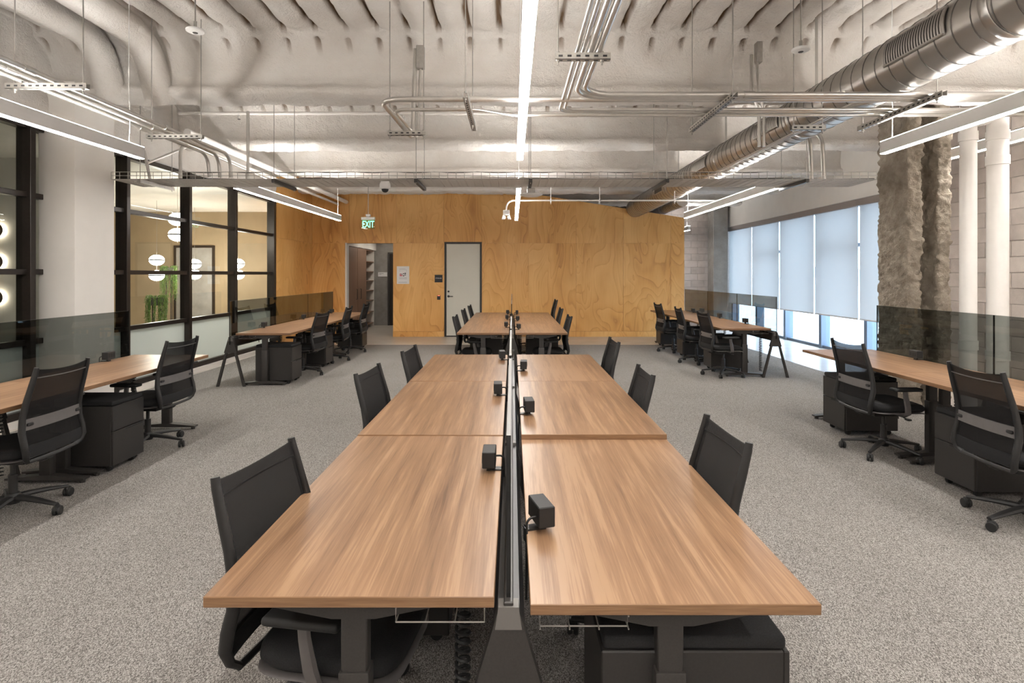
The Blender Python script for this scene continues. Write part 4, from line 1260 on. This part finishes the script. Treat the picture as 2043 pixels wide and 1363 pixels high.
def sec_cam(x, y, z):
    r = thing('security_camera', (x, y, z), 0, 'small white dome camera under the wire tray', 'camera')
    obj('housing', MB().lathe([(0, .03), (.050, .03), (.062, .04), (.066, .075), (.060, .105), (0, .11)], 24), 'plastic_white', r)
    prof = [(0.0, -.012)] + [(.043 * math.sin(a), .030 - .043 * math.cos(a)) for a in (.4, .8, 1.2, 1.57)]
    obj('dome', MB().lathe(prof, 20), 'black_plastic', r)
    obj('mount', MB().rbox(-.05, -.02, .105, .05, .02, .125, .004, 1), 'plastic_white', r)
sec_cam(-1.54, 6.90, 2.605)
def wap():
    r = thing('access_point', (.24, 7.30, 2.60), 0, 'shallow white dish hung beneath the wire tray by the pendant', 'access point')
    obj('dish', MB().lathe([(0, .0), (.10, .002), (.145, .018), (.15, .026), (.10, .04), (0, .042)], 28), 'plastic_white', r)
    obj('bracket', MB().rbox(-.05, -.05, .042, .05, .05, .10, .004, 1), 'strut_metal', r)
wap()
def emergency():
    r = thing('emergency_light', (-.11, 10.5, 2.63), 0, 'white twin-head emergency light on a bent white conduit', 'light')
    obj('body', MB().rbox(-.06, -.03, .06, .06, .03, .16, .01, 2), 'plastic_white', r)
    for s in (-1, 1):
        h = obj('lamp_head', MB().lathe([(0, 0), (.040, .0), (.046, .012), (.035, .05), (.012, .065), (0, .066)], 18, M=Matrix.Rotation(s * -1.9, 4, 'Y'), c=(s * .075, 0, .03)), 'plastic_white', r)
    obj('conduit_arm', MB().tube(route([(0, 0, .16), (0, 0, .335), (3.9, 0, .335)], .14), .014, 8), 'pipe_white', r)
    for x in (.82, 1.72, 3.1):
        obj('hanger_rod', MB().cyl((x, 0, .27), (x, 0, .62), .006, n=6), 'pipe_white', r)
        obj('pipe_clamp', MB().rbox(x - .012, -.022, .30, x + .012, .022, .37, .004, 1), 'plastic_white', r)
emergency()
# exit sign
def text_mesh(body, size, name, extrude=.002):
    cu = bpy.data.curves.new(name, 'FONT')
    cu.body = body; cu.size = size; cu.extrude = extrude; cu.align_x = 'CENTER'; cu.align_y = 'CENTER'
    t = bpy.data.objects.new(name, cu)
    C.objects.link(t)
    dg = bpy.context.evaluated_depsgraph_get()
    me = bpy.data.meshes.new_from_object(t.evaluated_get(dg))
    bpy.data.objects.remove(t); bpy.data.curves.remove(cu)
    return me
def text_obj(body, size, mat, parent, loc, rot=(PI / 2, 0, 0), name='lettering', sx=1.0, extrude=.001):
    me = text_mesh(body, size, name, extrude)
    me.materials.clear(); me.materials.append(MATS[mat])
    o = bpy.data.objects.new(name, me); C.objects.link(o)
    o.parent = parent; o.location = loc; o.rotation_euler = rot; o.scale = (sx, 1, 1)
    return o
ex = thing('exit_sign', (-3.26, 12.9, 2.63), 0, 'hanging clear sign with glowing green EXIT letters over the doorway', 'sign')
obj('canopy', MB().rbox(-.155, -.035, .205, .155, .035, .270, .006, 1), 'plastic_white', ex, 30)
obj('ceiling_mount', MB().rbox(-.05, -.03, .285, .05, .03, .335, .006, 1).cyl((0, 0, .27), (0, 0, .29), .03, n=14), 'plastic_white', ex)
obj('stem', MB().cyl((0, 0, .33), (0, 0, 1.64), .008, n=8), 'strut_metal', ex)
pn = obj('panel', MB().box(-.150, -.004, 0, .150, .004, .205), 'acrylic', ex, 0)
text_obj('EXIT', .215, 'exit_green', pn, (0, -.007, .102), sx=.62, extrude=.002)

# two white drain pipes by the block wall
def drain(x, y, r, zt, collars, label):
    root = thing('drain_pipe', (x, y, 0), 0, label, 'pipe', 'white drain pipes')
    obj('tube', MB().cyl((0, 0, 0), (0, 0, zt), r, n=32), 'pipe_white', root, 60)
    for z, k in collars:
        c = obj('coupling', MB().lathe([(r, z - .05), (r + .010, z - .048), (r + .010, z + .048), (r, z + .05)], 32, ring=True), 'pipe_white', root)
        obj('clamp_screw', MB().rbox(r + .004, -.012, z - .035, r + .030, .012, z - .020, .003, 1).rbox(r + .004, -.012, z + .020, r + .030, .012, z + .035, .003, 1), 'pipe_white', c)
    return root
dp = drain(4.80, 6.0, .076, 3.30, ((3.05, 1), (.86, 1)), 'slimmer white drain pipe next to the foam-covered column')
dp2 = drain(5.11, 6.0, .094, 3.36, ((3.06, 1), (2.80, 1), (.75, 1)), 'wider white drain pipe with two collars near the block wall')
obj('branch_elbow', MB().tube(route([(0, 0, 3.30), (0, 0, 3.42), (1.27, 0, 3.42)], .10), .094, 24), 'pipe_white', dp2, 60)
obj('branch_tee', MB().tube([(0, 0, 3.20), (.24, 0, 3.25)], .06, 18), 'pipe_white', dp, 60)

# roller shades
for i in range(5):
    a, b = WY[i], WY[i + 1]
    if i == 4: b -= .06
    s = thing('roller_shade', (6.60, (a + b) / 2, 0), 0, ['pale roller shade hidden behind the foam-covered column', 'pale roller shade second from the foam-covered column', 'pale roller shade third from the foam-covered column',
               'pale roller shade fourth from the foam-covered column', 'pale roller shade next to the concrete corner column'][i], 'roller shade', 'roller shades on the windows')
    hw = (b - a) / 2
    obj('cassette', MB().rbox(-.06, -hw, 2.905, .09, hw, 3.028, .004, 1), 'shade_header', s, 0)
    zb = .735
    obj('cloth', MB().box(0, -hw + .024, zb + .02, .0015, hw - .024, 2.91), 'shade_cloth', s, 0)
    obj('hem_bar', MB().rbox(-.008, -hw + .024, zb, .010, hw - .024, zb + .024, .003, 1), 'hem_bar', s, 0)

# ================================================================== SMALL THINGS
# poster beside the doorway
po = thing('poster', (-2.81, BY - .004, 1.36), 0, 'white notice with red and black print taped beside the doorway', 'poster')
obj('sheet', MB().box(-.16, -.002, 0, .16, .002, .455), 'paper', po, 0)
pr = MB()
for dx, dz, w, h in ((-.085, .20, .035, .03), (-.045, .20, .03, .03), (-.085, .24, .035, .025)): pr.box(dx, -.004, dz, dx + w, -.0015, dz + h)
obj('print', pr, 'print_red', po, 0)
pk = MB()
for dx, dz, w, h in ((.0, .195, .03, .03), (.038, .22, .035, .02), (.0, .25, .03, .025), (.04, .255, .035, .03), (-.045, .24, .03, .02)): pk.box(dx, -.004, dz, dx + w, -.0015, dz + h)
obj('print', pk, 'print_black', po, 0)
pg = MB()
for dz in (.385, .165, .145, .125, .045, .03):
    pg.box(-.10 if dz > .1 else -.12, -.004, dz, .10 if dz != .385 else .06, -.0015, dz + .005)
pg.box(-.09, -.004, .30, -.086, -.0015, .37).box(.086, -.004, .30, .09, -.0015, .37).box(-.09, -.004, .366, .09, -.0015, .37)
obj('print', pg, 'print_grey', po, 0)
# room sign
sg = thing('room_sign', (-1.895, BY - .004, 1.40), 0, 'small black square sign lettered STORAGE beside the white door', 'sign')
obj('plate', MB().rbox(-.10, -.006, 0, .10, .003, .195, .002, 1), 'print_black', sg, 0)
text_obj('STORAGE', .036, 'paper', sg, (0, -.008, .105))
# card reader
cr = thing('card_reader', (-1.89, BY, .955), 0, 'small black card reader with red light beside the white door', 'card reader')
obj('body', MB().rbox(-.042, -.022, 0, .042, .0, .115, .005, 1), 'black_plastic', cr, 30)
obj('indicator', MB().box(-.030, -.0235, .098, .030, -.021, .106), 'led_red', cr, 0)
# sign in the hall
hs = thing('hall_sign', (-4.09, 17.99, 1.54), 0, 'small white sign on the concrete hall wall', 'sign')
obj('plate', MB().box(-.145, -.006, 0, .145, .004, .135), 'paper', hs, 0)
obj('print', MB().box(-.11, -.008, .085, .03, -.005, .10).box(-.11, -.008, .06, -.04, -.005, .07), 'print_grey', hs, 0)
# wardrobe with open shelves along the hall
wd = thing('wardrobe', (-4.64, 14.90, 0), 0, 'tall brown wardrobe with black bar handles in the hall', 'wardrobe')
obj('carcass', MB().box(-.33, 0, 0, .32, 1.90, 2.35), 'brown_laminate', wd, 0)
for k in range(2):
    d = obj('door', MB().rbox(.322, .01 + .945 * k, .06, .342, .94 + .945 * k, 2.33, .002, 1), 'brown_laminate', wd, 0)
    y = .80 + .945 * k if k == 0 else 1.20
    obj('handle', MB().tube([(.343, y, .92), (.375, y, .92), (.375, y, 1.20), (.343, y, 1.20)], .008, 6), 'black_metal', d)
sh = thing('shelving', (-4.64, 16.82, 0), 0, 'open brown shelving unit at the end of the wardrobe', 'shelving')
obj('side_panel', MB().box(-.33, 0, 0, .32, .025, 2.35), 'brown_laminate', sh, 0)
obj('side_panel', MB().box(-.33, .975, 0, .32, 1.0, 2.35), 'white_wall', sh, 0)
obj('back_panel', MB().box(-.33, .025, 0, -.31, .975, 2.35), 'brown_laminate', sh, 0)
for z in (.10, .45, .80, 1.10, 1.40, 1.68, 1.98, 2.32):
    obj('shelf', MB().box(-.31, .025, z, .315, .975, z + .022), 'brown_laminate', sh, 0)
# unseen ceiling lights added to brighten the hall
hl = thing('hall_fill_light', (-3.6, 16.2, 2.66), 0, 'unseen round ceiling light added to brighten the hall', 'light')
obj('trim_ring', MB().lathe([(.14, .06), (.165, .06), (.165, .045), (.14, .045)], 24, ring=True), 'plastic_white', hl)
obj('lens', MB().lathe([(0, .05), (.14, .05), (.14, .058), (0, .058)], 24), 'hall_fill_light', hl)
hl2 = dup(hl, (-3.6, 17.3, 2.66), 0, 'unseen round ceiling light added at the concrete end of the hall')
hl['label'] = 'unseen round ceiling light added near the doorway in the hall'

# globe pendants behind the glass
def globes(x, y, zs, r, label):
    root = thing('globe_pendant', (x, y, min(zs) - r), 0, label, 'light', 'globe pendants behind the glass')
    zb = min(zs) - r
    for z in zs:
        prof = [(r * math.sin(a), z - zb - .78 * r * math.cos(a)) for a in np.linspace(0.001, PI - .001, 14)]
        gl = obj('globe', MB().lathe(prof, 24), 'globe_light', root, 60)
        obj('band', MB().lathe([(r * .98, z - zb - .015), (r * 1.03, z - zb - .015), (r * 1.03, z - zb + .015), (r * .98, z - zb + .015)], 24, ring=True), 'bronze_black', gl)
    obj('stem', MB().cyl((0, 0, 0), (0, 0, 3.24 - zb), .004, n=6), 'strut_metal', root)
globes(-7.86, 12.6, (1.92, 1.58), .15, 'pair of white globe lights nearest the hanging plant behind the glass')
globes(-6.05, 10.3, (2.60, 2.32), .15, 'pair of white globe lights close to the glass partition')
globes(-7.75, 13.9, (1.86, 1.60), .15, 'pair of globe lights standing in for reflections before the grey door')  # globe reflections in the partition, built as glowing globes behind it
globes(-6.55, 13.6, (1.86, 1.60), .15, 'pair of white globe lights near the plywood behind the glass')
# round glowing sconces on the white partition
for i, z in enumerate((2.22, 1.78, 1.28)):
    for j, x in enumerate((-7.2, -8.1)):
        s = thing('round_sconce', (x, 8.0, z), 0, ('top', 'middle', 'lowest')[i] + ' round sconce with a glowing rim, ' + ('column nearer the glass partition' if j == 0 else 'column farther from the glass partition'), 'light', 'round sconces behind the glass')
        R = Matrix.Rotation(PI / 2, 4, 'X')
        obj('disc', MB().lathe([(0, .050), (.095, .050), (.10, .055), (.10, .062), (0, .065)], 28, M=R), 'sconce_face', s)
        obj('glow_ring', MB().lathe([(0, .022), (.080, .022), (.085, .046), (0, .048)], 28, M=R), 'sconce_glow', s)
        obj('mount', MB().lathe([(0, 0), (.03, 0), (.03, .022), (0, .022)], 14, M=R), 'sconce_face', s)
# trailing plant on a stand behind the glass
def plant(x, y, z0, z1, w, label):
    root = thing('trailing_plant', (x, y, .012), 0, label, 'plant', 'plants behind the glass')
    pot = obj('planter', MB().lathe([(0, z1 - .16), (w * .6, z1 - .16), (w * .75, z1), (w * .68, z1), (0, z1 - .03)], 20), 'planter', root)
    st = MB()
    for a in (0, PI / 2, PI, 3 * PI / 2): st.cyl((w * .5 * math.cos(a), w * .5 * math.sin(a), 0), (w * .45 * math.cos(a), w * .45 * math.sin(a), z1 - .15), .010, n=6)
    obj('stand', st, 'black_metal', root)
    lv = MB()
    rr = random.Random(5 + int(x * 10))
    for i in range(90):
        a = rr.uniform(0, 2 * PI); r = w * rr.uniform(.7, 1.05)
        ln = rr.uniform(.25, 1.0) * (z1 - z0)
        top = z1 + rr.uniform(.0, .06)
        k = int(ln / .05) + 2
        pts = [(w * .3 * math.cos(a), w * .3 * math.sin(a), z1)] + [(r * math.cos(a) + rr.uniform(-.012, .012), r * math.sin(a) + rr.uniform(-.012, .012), top - ln * q / k) for q in range(k + 1)]
        lv.tube(pts, .004, 3, caps=False)
        for p in pts[1:]:
            b = rr.uniform(0, 2 * PI); s = rr.uniform(.012, .024)
            q = Vector(p); u = Vector((math.cos(b), math.sin(b), -.4)) * s; v = Vector((-math.sin(b), math.cos(b), .2)) * s * .6
            lv.add([q, q + u + v, q + u * 2, q + u - v], [(0, 1, 2, 3)])
    o = obj('foliage', lv, 'leaf_green', root, 0); o['kind'] = 'stuff'
plant(-7.30, 11.7, .28, 1.12, .19, 'green trailing plant on a black stand behind the glass')
plant(-8.2, 13.6, .9, 1.75, .17, 'taller trailing plant in the far part of the room behind the glass')
